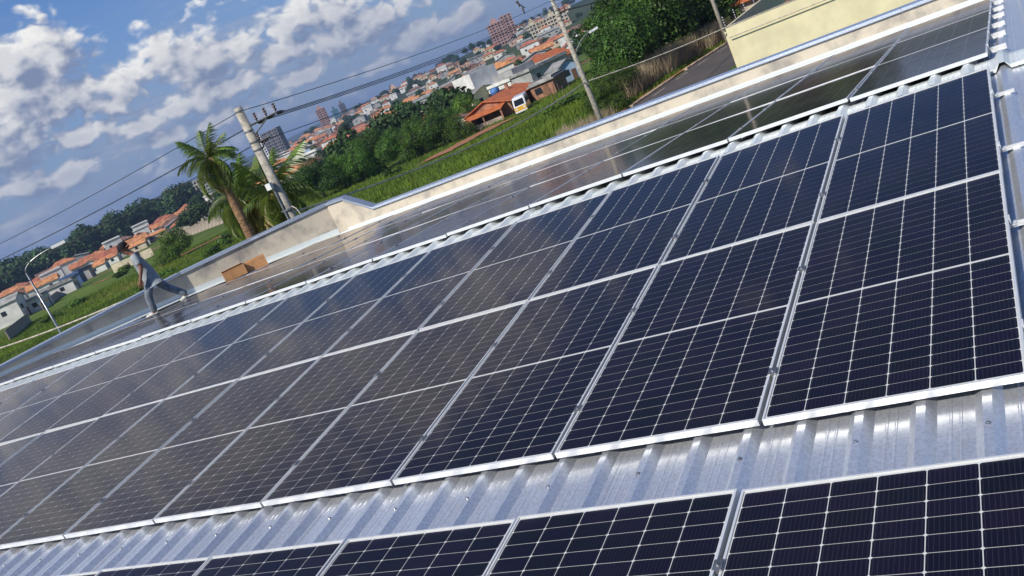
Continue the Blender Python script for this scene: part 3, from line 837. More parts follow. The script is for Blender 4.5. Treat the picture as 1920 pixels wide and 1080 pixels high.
plant(MID, 3, ground(560, 372), .75, 'field_tree', 'bushy tree just right of the tall utility pole', 'tree', None, .7, 4)
# shrubs in the field
sp_ = [(740, 330), (1040, 212), (1085, 190), (235, 508), (228, 518), (150, 572), (100, 600), (310, 520), (400, 480), (280, 545), (430, 450), (420, 465), (500, 420), (470, 440)]
for i, p in enumerate(sp_):
    g_ = ground(*p)
    plant(SHR, i, g_, rng.uniform(1.4, 2.8), 'shrub', 'low green shrub in the grassy field ' + ('right of the row of trees' if p[0] > 700 else 'below the small lone tree' if p[0] > 270 else 'left of the walking man'), 'shrub', 'shrubs in the field', rng.uniform(.9, 1.5), i, ('foliage', 'stem'))
# palms behind the slanting parapet
def frond_mesh(seed, L, droop, m_):
    g = random.Random(seed); mb = MB(); n = 16; pts = []
    for i in range(n + 1):
        t = i / n; pts.append(Vector((L * t * (1 - .18 * droop * t), 0, L * (.55 * t - droop * .95 * t * t))))
    mb.tube(pts, [.022 * (1 - .85 * i / n) for i in range(n + 1)], 4)
    for i in range(1, n + 1):
        for sub in range(2):
            t = (i - sub / 2) / n
            if t < .12: continue
            k = min(n - 1, int(t * n)); p = pts[k].lerp(pts[k + 1], t * n - k)
            ll = L * .34 * (math.sin(math.pi * min(1, t * .82 + .16)) ** .7) * g.uniform(.85, 1.1)
            for s in (-1, 1):
                d = Vector((.62, s * .72, -.16 - .35 * g.random())).normalized(); w = Vector((.009, 0, .004))
                m1 = p + d * ll * .55; e = p + d * ll + Vector((0, 0, -.28 * ll * (.6 + droop)))
                mb.quad(p - w, p + w, m1 + w * 1.1, m1 - w * 1.1); mb.poly([m1 - w * 1.1, m1 + w * 1.1, e])
    return mb.mesh('frond', m_)
FR = [frond_mesh(1, 1.0, .35, 'palm_leaf'), frond_mesh(2, 1.0, .8, 'palm_leaf'), frond_mesh(3, 1.0, 1.15, 'palm_leaf'), frond_mesh(4, 1.0, 1.25, 'palm_leaf_dry')]
def palm(base, top, L, n, label, seed, r0=.13, dry=3):
    g = random.Random(seed); e = empty('palm_tree', base); tag(e, label, 'palm', 'palms behind the parapet')
    base = Vector(base); top = Vector(top); mb = MB(); P = []; Rr = []
    for i in range(25):
        t = i / 24; p = (top - base) * t; p.x += .25 * math.sin(t * 2.6) * .5; P.append(p); Rr.append(r0 * (1.25 - .45 * t) * (1 + .10 * (i % 2)))
    P[-1] = top - base
    mb.tube(P, Rr, 9); mb.build('trunk', 'palm_bark', e, True)
    for k in range(n):
        u = k / n; el = 75 - 120 * u ** .9 + g.uniform(-10, 10); i = 0 if el > 40 else (1 if el > 0 else 2)
        if k >= n - dry: i = 3
        o = ob('frond', FR[i], e, top - base); o.rotation_euler = (g.uniform(-.4, .4), -R_(max(-50, el - 28)), k * 2.399 + g.uniform(-.3, .3)); s = L * g.uniform(.8, 1.12); o.scale = (s, s, s)
    return e
def palm_px(pb, pt, d, *a, **k):
    t = at_d(*pt, d); b = at_d(*pb, d); ax = t - b; k0 = (b.z) / ax.z
    base = b - Vector((ax.x * .2, ax.y * .2, b.z)); base.z = 0
    return palm(base, t, *a, **k)
palm_px((458, 440), (392, 298), 30, 1.2, 27, 'tall palm with a bushy crown left of the utility pole', 11, r0=.15)
palm_px((500, 440), (512, 362), 33, 1.95, 24, 'spreading palm with yellowing fronds right behind the utility pole', 12, dry=5)
palm_px((470, 440), (446, 372), 34, 1.6, 20, 'lower palm with a thin trunk between tall palm and utility pole', 13, r0=.1, dry=4)
# grass over the field: tufts of blades, one mass
def grass_patch(name, n, sampler, h, w, m_, label, seed, blades=4):
    g = np.random.default_rng(seed); P = sampler(g, n); n = len(P)
    P = np.repeat(P, blades, 0); N_ = len(P)
    P[:, :2] += g.normal(0, .18, (N_, 2)); a = g.uniform(0, 6.283, N_); hh = h * g.uniform(.45, 1.3, N_); lean = g.uniform(.1, .6, N_) * hh
    d = np.stack([np.cos(a), np.sin(a)], 1); ww = w * g.uniform(.6, 1.4, N_)
    v0 = P.copy(); v1 = P.copy(); v2 = P.copy()
    v0[:, 0] -= d[:, 1] * ww; v0[:, 1] += d[:, 0] * ww; v1[:, 0] += d[:, 1] * ww; v1[:, 1] -= d[:, 0] * ww
    v2[:, :2] += d * lean[:, None]; v2[:, 2] += hh
    V = np.stack([v0, v1, v2], 1).reshape(-1, 3); F = np.arange(3 * N_).reshape(-1, 3)
    return tag(ob(name, np_mesh(name, V, F, m_)), label, None, None, 'stuff')
TRACKS = [path_px([(815, 298), (850, 278), (900, 252), (945, 229)], 6), path_px([(300, 500), (352, 474), (405, 448), (440, 430)], 6), path_px([(180, 532), (205, 522)], 4), path_px([(586, 345), (592, 325), (596, 312)], 4)]
TP = np.array([(p.x, p.y) for t in TRACKS for p in t])
def field_sampler(g, n):
    out = []
    while len(out) < n:
        th = g.uniform(21, 62); r = math.sqrt(g.uniform(32 ** 2, 185 ** 2)); p = polar(th, r)
        if mnoise.noise(Vector((p.x * .05, p.y * .05, 0))) < g.uniform(-.7, .1): continue
        rel = Vector((p.x, p.y, 0)) - K0
        if rel.dot(KN) > -1.2 and rel.dot(KD) > -40: continue
        kd = np.hypot(TP[:, 0] - p.x - (p.x - CAM.x) / r * 2.5, TP[:, 1] - p.y - (p.y - CAM.y) / r * 2.5)
        if kd.min() < 4.6: continue      # trodden ground beside the tracks
        out.append((p.x, p.y, p.z - .02))
    return np.array(out)
grass_patch('grass', 42000, field_sampler, .42, .06, 'grass', 'green grass covering the open field', 3)
def reed_sampler(g, n):
    out = []
    for _ in range(n):
        s = g.uniform(22, 50); w = -g.uniform(1.6, 4.4); p = street_pt(s, w, -.05)
        if mnoise.noise(Vector((p.x * .25, p.y * .25, 4))) < -.25: continue
        out.append(tuple(p))
    return np.array(out)
grass_patch('dry_reeds', 3400, reed_sampler, 2.0, .035, 'dry_grass', 'tall dry brown reeds along the street', 4, 6)
def verge_sampler(g, n):
    return np.array([tuple(street_pt(g.uniform(-2, 60), -abs(g.normal(0, .7)) - .9, 0)) for _ in range(n)])
grass_patch('verge_grass', 1800, verge_sampler, .4, .05, 'grass', 'green grass verge between kerb and reeds', 5)
def foot_sampler(g, n):
    out = []
    for _ in range(n):
        p = polar(g.uniform(22.5, 26), g.uniform(54, 70)); out.append((p.x, p.y, p.z - .05))
    return np.array(out)
grass_patch('dry_weeds', 1500, foot_sampler, 1.2, .04, 'dry_grass', 'dry brown weeds below the second utility pole', 6, 5)

# ------------------------------------------------------------------ town
def gable_parts(w, l, h, rise, over, wallm, roofm, kind='gable', wins=True):
    """house body with w across, l along the ridge; returns list of (name, mesh, children)"""
    a, b = w / 2, l / 2; wb = MB()
    wb.box((-a, -b, -1.5), (a, b, h))
    rb = MB(); A, B = a + over, b + over; t = .14
    if kind == 'gable':
        wb.poly([(-a, -b, h), (a, -b, h), (0, -b, h + rise)]); wb.poly([(a, b, h), (-a, b, h), (0, b, h + rise)])
        e = over / a * rise
        for s in (-1, 1):
            p = [Vector((s * A, -B, h - e)), Vector((s * A, B, h - e)), Vector((0, B, h + rise)), Vector((0, -B, h + rise))]
            if s > 0: q = p
            else: q = p[::-1]
            up = Vector((0, 0, t))
            rb.poly([v + up for v in q]); rb.poly([v + Vector((0, 0, .01)) for v in q[::-1]])
            for i in range(4): rb.quad(q[i] + Vector((0, 0, .01)), q[(i + 1) % 4] + Vector((0, 0, .01)), q[(i + 1) % 4] + up, q[i] + up)
    elif kind == 'hip':
        k = min(a, b) * .95; z0 = h - .1; z1 = h + rise
        c = [Vector((-A, -B, z0)), Vector((A, -B, z0)), Vector((A, B, z0)), Vector((-A, B, z0))]; r0 = Vector((0, -B + k, z1)); r1 = Vector((0, B - k, z1))
        rb.poly([c[0], c[1], r0]); rb.poly([c[1], c[2], r1, r0]); rb.poly([c[2], c[3], r1]); rb.poly([c[3], c[0], r0, r1]); rb.poly(c[::-1])
    else:
        rb.box((-A, -B, h), (A, B, h + .22)); rb.box((-a, -b, h + .22), (-a + .2, b, h + .6)); rb.box((a - .2, -b, h + .22), (a, b, h + .6)); rb.box((-a + .2, -b, h + .22), (a - .2, -b + .2, h + .6)); rb.box((-a + .2, b - .2, h + .22), (a - .2, b, h + .6))
    wm = wb.mesh('wall', wallm); rm = rb.mesh('roof', roofm)
    out = [('wall', wm), ('roof', rm)]
    if wins:
        n = max(1, int(l // 4))
        for s in (-1, 1):
            for i in range(n):
                y = -b + (i + .5) * l / n
                q = MB(); q.box((-.03, -.55, -.5), (.03, .55, .5)); o = ('window', q.mesh('window', 'window_dark'), (s * (a + .012), y, h * .58)); out.append(o)
        q = MB(); q.box((-.45, -.03, 0), (.45, .03, 2.0)); out.append(('door', q.mesh('door', 'door_wood'), (a * .3, -b - .012, 0)))
        q = MB(); q.box((-.6, -.03, -.5), (.6, .03, .5)); out.append(('window', q.mesh('window', 'window_dark'), (-a * .4, -b - .012, h * .58)))
    return out
def put_house(parts, p, rz, name, label, cat, group=None, sc=1.0, base=0.0):
    e = empty(name, (p.x, p.y, p.z + base), rz); e.scale = (sc, sc, sc); tag(e, label, cat, group)
    for q in parts: ob(q[0], q[1], e, q[2] if len(q) > 2 else None)
    return e
HP = []
WM = ['wall_white', 'wall_cream', 'wall_pink', 'wall_white', 'wall_grey', 'wall_cream', 'wall_brick', 'wall_white']
WORD = {'wall_white': 'white', 'wall_cream': 'cream', 'wall_pink': 'salmon pink', 'wall_grey': 'grey', 'wall_brick': 'brick'}
for i, (w, l, h, rise, kind, rm) in enumerate([(8, 11, 3.2, 1.7, 'gable', 'roof_tile'), (9, 12, 3.4, 1.8, 'hip', 'roof_tile'), (7, 10, 3.0, 1.6, 'gable', 'roof_tile'), (8, 10, 5.8, 1.6, 'hip', 'roof_tile'),
                                               (10, 14, 4.2, 1.2, 'gable', 'roof_grey'), (8, 9, 3.2, 1.5, 'gable', 'roof_tile_brown'), (7, 12, 3.0, 1.5, 'hip', 'roof_tile_brown'), (8, 8, 6.2, .5, 'flat', 'wall_white')]):
    HP.append((gable_parts(w, l, h, rise, .45, WM[i], rm, kind, wins=True), WM[i], {'roof_tile': 'terracotta', 'roof_grey': 'grey sheet', 'roof_tile_brown': 'brown tiled', 'wall_white': 'flat'}[rm]))
trng = random.Random(21)
placed = []
def free(p, d):
    for q in placed:
        if (q.x - p.x) ** 2 + (q.y - p.y) ** 2 < d * d: return False
    return True
def town(n, th0, th1, r0, r1, sp, group, where, rz0, expo=1.0, keep=None):
    k = 0; tries = 0
    while k < n and tries < n * 60:
        tries += 1
        th = trng.uniform(th0, th1); u = trng.random() ** expo; r = r0 * (r1 / r0) ** u; p = polar(th, r)
        if keep and not keep(th, r): continue
        if not free(p, sp * (0.8 + r / 2500)): continue
        placed.append(p); j = trng.choice([0, 0, 1, 1, 2, 2, 3, 4, 5, 6, 7]); parts, wm, rw = HP[j]
        if group.startswith('houses on'):
            sp_w = ('low hillside' if r < 520 else 'mid-hillside' if r < 900 else 'by the crest') + (' under the pink apartments' if th < 28.5 else ' between pink and teal towers' if th < 35 else ' close to the teal tower')
        else: sp_w = ('just beyond the field, ' if r < 400 else 'far beyond the field, ') + ('behind the palms' if th < 46 else 'behind the lone green tree' if th < 51 else 'behind the curved street lamp')
        put_house(parts, p, rz0 + trng.choice([0, math.pi / 2]) + trng.uniform(-.06, .06), 'house', f'small {WORD[wm]} house with {rw} roof, {sp_w}', 'house', group, trng.uniform(.9, 1.25)); k += 1
town(235, 22.5, 42, 290, 1500, 12, 'houses on the hillside', 'among trees on the far hillside', .5, .8)
town(100, 41, 60, 330, 900, 12, 'houses beyond the field on the left', 'far beyond the field on the left', .9, .8, keep=lambda th, r: (th < 48.5 and r > 340) or (r < 580 and r > 390))
# far trees
frng = random.Random(33)
def far_trees(n, th0, th1, r0, r1, group, label, sc0, sc1, sp=6, keep=None, expo=1.0):
    k = 0; tries = 0
    while k < n and tries < n * 50:
        tries += 1
        th = frng.uniform(th0, th1); r = r0 * (r1 / r0) ** (frng.random() ** expo); p = polar(th, r)
        if keep and not keep(th, r): continue
        if not free(p, sp): continue
        placed.append(p); s = frng.uniform(sc0, sc1)
        if group.startswith('trees between'):
            lab = 'round dark green tree among houses, ' + ('low hillside' if r < 600 else 'mid-hillside' if r < 1000 else 'by the crest') + (' under the pink apartments' if th < 28.5 else ' between pink and teal towers' if th < 35 else ' close to the teal tower')
        else: lab = label
        plant(FAR, k, p, s, 'distant_tree', lab, 'tree', group, s * frng.uniform(.8, 1.15), k); k += 1
far_trees(95, 22.0, 41.5, 300, 1600, 'trees between the hillside houses', 'round dark green tree between houses on the far hillside', .6, 1.15, 8, expo=.75)
far_trees(70, 47.5, 61, 600, 720, 'belt of trees on the left', 'dark tree in the dense belt beyond the field on the left', 1.7, 2.4, 5)
far_trees(22, 41, 48.5, 300, 640, 'trees left of the palms', 'dark green tree among the houses left of the palms', .8, 1.35, 8)
far_trees(40, 22, 40, 1450, 1620, 'trees on the hill crest', 'dark tree on the crest of the far hill', 1.1, 1.7, 10)
far_trees(9, 31, 40.5, 175, 240, 'trees behind the field row', 'dark green tree standing behind the row across the field', .8, 1.15, 8)
# tower blocks
def tower(px, py_base, dist, w, d, floors, cols, wallm, label, rz, name='apartment_tower', crown=True, fh=2.9, winm='window_dark', group=None):
    th = math.degrees(math.atan2(-ray(px, py_base).x, ray(px, py_base).y)); p = polar(th, dist)
    z = min(p.z, (CAM + ray(px, py_base) * (dist / math.hypot(ray(px, py_base).x, ray(px, py_base).y))).z)
    e = empty(name, (p.x, p.y, z), rz); tag(e, label, 'building', group)
    h = floors * fh + 1; mb = MB(); mb.box((-w / 2, -d / 2, -8), (w / 2, d / 2, h)); mb.build('wall', wallm, e)
    if crown:
        mb = MB(); mb.box((-w * .22, -d * .22, h), (w * .2, d * .2, h + 3.2)); mb.box((-w * .1, -d * .1, h + 3.2), (w * .08, d * .08, h + 5)); mb.build('roof_tank', wallm, e)
    cw = w / cols
    wa = MB().box((-cw * .31, -.06, 0), (cw * .31, .06, fh * .55)).mesh('window', winm)
    wb = MB().box((-.06, -d * .13, 0), (.06, d * .13, fh * .55)).mesh('window', winm)
    for f in range(floors):
        for c in range(cols): ob('window', wa, e, (-w / 2 + (c + .5) * cw, -d / 2, 1.4 + f * fh))
        for c in (-1, 0, 1): ob('window', wb, e, (w / 2, c * d * .3, 1.4 + f * fh)); ob('window', wb, e, (-w / 2, c * d * .3, 1.4 + f * fh))
    for c in range(1, cols, 2):
        mb = MB(); mb.box((-w / 2 + c * cw - .3, -d / 2 - .5, 0), (-w / 2 + c * cw + .3, -d / 2 - .002, h - .5)); mb.build('pier', wallm, e)
    return e
tower(612, 232, 1300, 13, 12, 9, 4, 'tower_pink', 'pinkish brick apartment tower with stepped top beside the teal tower', .75)
tower(634, 222, 1360, 9, 9, 6, 3, 'tower_glass', 'narrow teal glass tower right of the pinkish brick tower', .75, winm='tower_glass')
tower(649, 216, 1400, 9, 9, 7, 3, 'tower_dark', 'slim grey tower right of the teal tower', .75)
tower(521, 272, 900, 16, 12, 9, 6, 'tower_dark', 'dark grey apartment tower just right of the tall utility pole', .35, crown=False)
tower(497, 285, 1100, 11, 11, 9, 3, 'tower_white', 'pale tower half hidden behind the tall utility pole', .35, crown=False)
tower(940, 76, 1000, 17, 13, 8, 5, 'tower_pink', 'tall pink apartment block on the hill crest', .62)
tower(962, 70, 1030, 12, 12, 9, 3, 'tower_pink', 'darker pink block joined behind the tall pink apartments', .62, crown=False)
for i, (px, py) in enumerate([(1006, 66), (1024, 54), (1040, 44), (1054, 40)]):
    tower(px, py, 820, 9, 14, 4, 3, 'tower_beige', f'{ORD[i]} beige apartment block from the left near the second utility pole', .62 , 'apartment_block', crown=(i % 2 == 0), group='beige apartment blocks')
for i, (px, py) in enumerate([(348, 372), (366, 368), (384, 360), (400, 352)]):
    tower(px, py, 760, 11, 12, 5, 4, 'tower_white' if i % 2 else 'tower_beige', f'{ORD[i]} pale apartment block from the left behind the tall palm', .9, 'apartment_block', crown=False, group='apartment blocks behind the palm')
tower(319, 370, 1500, 8, 8, 7, 2, 'tower_white', 'slim white tower alone on the horizon left of the palm', .9, crown=False)
tower(744, 180, 1150, 13, 10, 3, 4, 'wall_pink', 'low building with a red water tank top on the hillside', .6)

# ------------------------------------------------------------------ buildings across the field
def simple(px, py, w, l, h, rise, kind, wallm, roofm, label, rz, name='house', over=.4, wins=True, cat='house'):
    p = ground(px, py); placed.append(p)
    return put_house(gable_parts(w, l, h, rise, over, wallm, roofm, kind, wins), p, rz, name, label, cat)
# orange roofed house with its porch and annexe
E1 = Vector((-.12, .993, 0)).normalized(); E2 = Vector((-.993, -.12, 0))
HB = Vector((-66.6, 123.4, 0)); hz = H(HB.x, HB.y) - .1
rzH = math.atan2(-E1.x, E1.y)
hc = HB + E1 * 7.5 + E2 * 4.2
oh = put_house(gable_parts(8.0, 15.5, 2.35, 1.3, .45, 'wall_brick', 'roof_tile_new', 'gable', True), Vector((hc.x, hc.y, hz)), rzH, 'orange_roof_house', 'long house with bright orange tiled roof and open porch beside the parked van', 'house')
px0, px1, py0, py1, pz0, pz1 = -3.4, 3.4, -10.6, -7.3, 2.0, 2.55
pr = MB(); q_ = [Vector((px0, py0, pz0)), Vector((px1, py0, pz0)), Vector((px1, py1, pz1)), Vector((px0, py1, pz1))]; dn_ = Vector((0, 0, -.1))
pr.poly(q_); pr.poly([v + dn_ for v in q_[::-1]])
for i in range(4): pr.quad(q_[i] + dn_, q_[(i + 1) % 4] + dn_, q_[(i + 1) % 4], q_[i])
pr.build('porch_roof', 'roof_tile_new', oh)
for x in (-3.1, 0.0, 3.1): MB().box((x - .1, -10.4, -1), (x + .1, -10.2, 1.95)).build('porch_post', 'wall_brick', oh)
MB().box((-2.95, -10.35, -1), (2.95, -10.25, .9)).build('porch_wall', 'block_wall', oh)
tk = MB(); tk.lathe([(.0001, 0), (.75, 0), (.8, .9), (.55, 1.05), (.0001, 1.1)], 14, M=Matrix.Translation((-1.0, 1.0, 3.6))); tk.build('water_tank', 'tank_blue', oh, True)
MB().box((.2, 2.6, 3.0), (.7, 3.1, 4.5)).build('chimney', 'wall_brick', oh)
g_ = ground(866, 250)
simple(872, 246, 5, 6, 2.3, .7, 'gable', 'wall_green', 'roof_tile_brown', 'pale green shed with brown roof left of the orange roofed house', rzH, 'shed', cat='shed')
simple(1036, 176, 4, 7, 2.4, .4, 'flat', 'wall_brick', 'roof_grey', 'open dark shed with grey sheet roof behind the parked van', rzH, 'shed', cat='shed')
# white modern building and neighbours behind it
rw = -.35
def blocks(px, py, dist_add, boxes, name, label, rz, cat='building'):
    p = ground(px, py); placed.append(p)
    e = empty(name, p, rz); tag(e, label, cat)
    for nm, lo, hi, mm in boxes: MB().box(lo, hi).build(nm, mm, e)
    return e
blocks(938, 190, 0, [('wall', (-11, -5, -2), (11, 5, 3.6), 'wall_white'), ('upper_storey', (-8, -4, 3.6), (-1.5, 4, 8.2), 'wall_white'), ('roof_slab', (-11.3, -5.3, 3.6), (-8.02, 5.3, 4.2), 'wall_white'), ('roof_slab', (-1.48, -5.3, 3.6), (11.3, 5.3, 4.2), 'wall_white'), ('window_band', (-9, -5.06, 1.2), (9.5, -4.99, 2.6), 'window_dark'), ('parapet', (4, -3, 4.2), (10.5, 4, 5.6), 'wall_grey')], 'modern_house', 'white flat roofed modern house with a tall box upper storey', rw)
simple(890, 212, 9, 12, 3.6, 1.2, 'gable', 'wall_yellow', 'roof_grey', 'yellow walled house with grey roof left of the white modern house', rw + 1.57)
simple(862, 205, 8, 10, 4.2, 1.0, 'gable', 'wall_grey', 'roof_grey', 'grey house with grey roof behind the bright green tree', rw + 1.57)
simple(842, 232, 7, 9, 3.2, 1.2, 'flat', 'wall_orange', 'roof_tile', 'orange walled flat house just left of the bright green tree', rw)
simple(1012, 160, 10, 12, 3.8, 1.2, 'flat', 'wall_grey', 'roof_grey', 'grey flat roofed house right of the white modern house', rw)
simple(1030, 145, 10, 14, 3.2, 2.2, 'gable', 'wall_cream', 'roof_tile_new', 'house with vivid orange tiled roof beside the dark grove', rw + .2)
simple(1066, 156, 4, 5, 3.0, .9, 'gable', 'wall_lightblue', 'roof_grey', 'pale blue gabled house half hidden by the dark grove', rw + 1.2)
simple(786, 222, 12, 26, 5.0, .8, 'flat', 'wall_white', 'roof_grey', 'long pale industrial shed behind the row of field trees', .95, cat='shed', name='shed')
blocks(590, 306, 0, [('wall', (-4, -3.5, -1), (4, 3.5, 4.2), 'wall_white'), ('tower', (-1.6, -3.8, 0), (1.6, -3.52, 7.6), 'wall_lightblue'), ('side_wing', (1.62, -3.9, 0), (4.6, -3.53, 6.2), 'window_dark'), ('roof_slab', (-4.6, -4.2, 4.2), (-1.62, 3.9, 4.5), 'white_paint'), ('garage_door', (-3.7, -3.58, 0), (-1.9, -3.51, 2.6), 'white_paint')], 'shop_building', 'small white and pale blue modern building between palms and field trees', .55)
# row of low buildings along the field's far edge on the left
rowL = [(28, 605, 7, 9, 5.6, 'wall_white', 'roof_grey', 'gable', 'white two storey house at the far left edge of the field'),
        (62, 588, 6, 11, 3.4, 'wall_white', 'roof_grey', 'flat', 'long white house with grey roof second from the left'),
        (103, 556, 6, 12, 3.2, 'wall_grey', 'roof_grey', 'flat', 'pale grey house with dark garage behind the curved street lamp'),
        (128, 550, 6, 8, 3.4, 'wall_white', 'roof_grey', 'flat', 'white house with flat roof left of the blue building'),
        (145, 535, 6, 7, 4.0, 'wall_blue', 'wall_blue', 'flat', 'dark blue walled building along the field edge'),
        (163, 525, 6, 7, 4.0, 'wall_grey', 'window_dark', 'flat', 'dark grey shed right of the blue building'),
        (185, 512, 6, 10, 3.0, 'wall_white', 'roof_tile', 'gable', 'white house with terracotta roof right of the dark shed'),
        (208, 497, 7, 11, 3.2, 'wall_white', 'roof_tile', 'gable', 'long white house with salmon tiled roof left of the man'),
        (262, 470, 6, 10, 3.0, 'wall_cream', 'roof_tile', 'gable', 'cream house with tiled roof right behind the man'),
        (300, 448, 7, 12, 3.2, 'wall_pink', 'roof_tile', 'hip', 'pink house with terracotta roof above the lone green tree'),
        (345, 424, 7, 14, 3.2, 'wall_pink', 'roof_tile', 'gable', 'long pink house with orange tiled roof left of the palm trunk'),
        (385, 402, 8, 14, 3.4, 'wall_brick', 'roof_tile_new', 'gable', 'brick house with bright orange roof next to the palm trunk'),
        (95, 515, 8, 10, 3.4, 'wall_pink', 'roof_tile', 'hip', 'house with reddish tiled roof behind the grey garage house'),
        (52, 545, 8, 11, 3.2, 'wall_pink', 'roof_tile', 'hip', 'house with pale terracotta roof behind the long white house'),
        (118, 498, 8, 11, 3.4, 'wall_cream', 'roof_tile_new', 'hip', 'house with orange hipped roof below the tree belt')]
for i, (px, py) in enumerate([(150, 506), (172, 498), (196, 486), (228, 476), (246, 462), (284, 442), (318, 424), (362, 404), (402, 390), (132, 492), (75, 528), (20, 560), (40, 548), (110, 520), (270, 446), (335, 408)]):
    rowL.append((px, py, 5.5 + .7 * (i % 3), 8 + (i % 4), 2.8, ['wall_pink', 'wall_white', 'wall_cream'][i % 3], ['roof_tile', 'roof_tile', 'roof_tile_new'][i % 3], ['gable', 'hip'][i % 2], f'{ORD[i]} small ' + ['pinkish', 'white', 'cream'][i % 3] + ' house with terracotta roof scattered behind the field edge on the left'))
for px, py, w, l, h, wm, rm, kd, lab in rowL:
    w *= .72; l *= .78; h *= .82
    simple(px, py, w, l, h, 1.0, kd, wm, rm, lab, .62 + (math.pi / 2 if l > w else 0) * 1.0)
# rough block wall at the field's far edge
def wall_px(pp, h, t, name, label, m_, cat='wall'):
    e = None; gs = [ground(*p) for p in pp]
    e = empty(name, gs[0]); tag(e, label, cat)
    for a, b in zip(gs[:-1], gs[1:]):
        d = Vector((b.x - a.x, b.y - a.y, 0)); L = d.length; n = max(1, round(L / 3))
        for k in range(n):
            p = a.lerp(b, k / n) - gs[0]; rz = math.atan2(d.y, d.x)
            o = MB().box((0, -t / 2, -1), (L / n - .03, t / 2, h)).build('wall_panel', m_, e); o.location = p; o.rotation_euler = (0, 0, rz)
    return e
wall_px([(20, 640), (60, 606)], 1.9, .2, 'boundary_wall', 'dark earth toned boundary wall at the far left of the field', 'block_wall')
wall_px([(82, 582), (125, 548)], 1.7, .2, 'boundary_wall', 'low boundary wall below the grey garage house', 'block_wall')
wall_px([(330, 452), (420, 418)], 2.2, .2, 'boundary_wall', 'long brownish block wall left of the palm trunk', 'block_wall')
wall_px([(215, 512), (290, 478)], 2.0, .2, 'boundary_wall', 'pale block wall directly behind the man', 'wall_cream')
# parked van
def make_van():
    p = ground(984, 209); e = empty('van', p, rzH + math.pi * 0 + .22); tag(e, 'white and yellow high roofed van parked before the orange roofed house', 'van')
    # local: front towards -y, right side +x
    prof = [(-2.65, .45), (-2.72, .95), (-2.45, 1.18), (-1.75, 2.15), (-1.3, 2.5), (2.5, 2.55), (2.7, 2.3), (2.72, .45)]
    mb = MB(); n = len(prof); xs = ((-.98, .0), (.98, .0))
    k = 0
    for x in (-.95, -.82, .82, .95):
        for (y, z) in prof:
            ins = .0 if abs(x) < .9 else .10
            mb.v.append((x, y + (ins * .5 if y < 0 else -ins * .5), z - (ins if z > 2 else 0)))
    for i in range(3):
        for j in range(n):
            j2 = (j + 1) % n; mb.f.append((i * n + j, (i + 1) * n + j, (i + 1) * n + j2, i * n + j2)); mb.mi.append(0)
    mb.f.append(tuple(range(n))); mb.f.append(tuple(3 * n + i for i in reversed(range(n)))); mb.mi += [0, 0]
    mb.build('body', 'van_white', e)
    q = MB(); q.quad((-.76, -2.41, 1.27), (.76, -2.41, 1.27), (.70, -1.80, 2.12), (-.70, -1.80, 2.12)); q.build('windscreen', 'car_glass', e)
    q = MB(); q.box((-.92, -2.80, .55), (.92, -2.69, 1.14)); q.build('front_panel', 'van_yellow', e)
    for s in (-1, 1):
        q = MB(); q.box((s * .962 - .012, -2.3, .55), (s * .962 + .012, 2.5, 1.2)); q.build('side_stripe', 'van_yellow', e)
        q = MB(); q.box((s * .958 - .01, -1.55, 1.3), (s * .958 + .01, -.75, 1.98)); q.build('side_window', 'car_glass', e)
        q = MB(); q.box((s * .958 - .01, -.6, 1.3), (s * .958 + .01, 2.3, 1.98)); q.build('side_window', 'car_glass', e)
        q = MB(); q.box((s * .62 - .2, -2.83, .75), (s * .62 + .2, -2.801, .97)); q.build('headlight', 'lamp_glass', e)
        q = MB(); q.box((s * 1.02 - .07, -1.75, 1.3), (s * 1.02 + .07, -1.62, 1.62)); q.build('mirror', 'rubber', e)
        for y in (-1.75, 1.75):
            Mx = Matrix.Translation((s * .86, y, .34)) @ Matrix.Rotation(math.pi / 2, 4, 'Y')
            w = MB(); w.lathe([(.0001, -.11), (.34, -.11), (.36, -.08), (.36, .08), (.34, .11), (.0001, .11)], 18, M=Mx); wo_ = w.build('wheel', 'rubber', e)
            r = MB(); r.lathe([(.0001, s * .115), (.2, s * .115), (.2, s * .09)], 14, M=Mx); r.build('rim', 'chrome', wo_)
    q = MB(); q.box((-.93, -2.84, .30), (.93, -2.66, .548)); q.build('bumper', 'van_white', e)
make_van()
fprng = random.Random(3)
for i, px in enumerate([(1046, 186), (1052, 178), (1062, 184), (1040, 192), (1075, 182)]):
    p = ground(*px); h = fprng.uniform(1.6, 2.2); o = MB().tube([(0, 0, -.3), (.02, 0, h * .5), (.05, .02, h)], [.06, .055, .05], 6).build('fence_post', 'bark'); o.location = p
    tag(o, f'{ORD[i]} rough wooden fence post near the van, counted by distance from camera' if False else ['rough wooden fence post nearest the dark shed', 'tilted wooden fence post behind the van', 'wooden fence post beside the dark grove', 'wooden fence post closest to the van', 'wooden fence post at the grove foot'][i], 'post', 'fence posts near the van')
# neighbour's yellow perimeter wall with electric fence, roofs behind
YC = Vector((-15.3, 56.2, 0)); yz = 3.62
yw = tag(empty('yellow_wall', YC), 'tall yellow plastered perimeter wall across the street', 'wall')
MB().box((0, 0, -1.5), (36, .2, yz)).build('front_wall', 'wall_yellow', yw)
MB().box((-.2, .25, -1.5), (-.0, 30, yz - .01)).build('side_wall', 'wall_yellow', yw)
MB().box((-.22, -.03, yz + .002), (36, .23, yz + .06)).build('wall_cap', 'concrete', yw)
yw.rotation_euler.z = .02
for i in range(5):
    p = Vector((YC.x - .1, YC.y + .6 + i * 3.2, yz)); e = tag(empty('electric_fence_post', p), f'{ORD[i]} electric fence post with white insulators along the yellow side wall', 'fence post', 'electric fence posts')
    MB().tube([(0, 0, 0), (0, 0, .75)], .015, 6).build('rod', 'steel', e)
    for z in (.15, .32, .49, .66): MB().lathe([(.0001, -.03), (.03, -.03), (.03, .03), (.0001, .03)], 8, M=Matrix.Translation((0, 0, z))).build('insulator', 'white_paint', e)
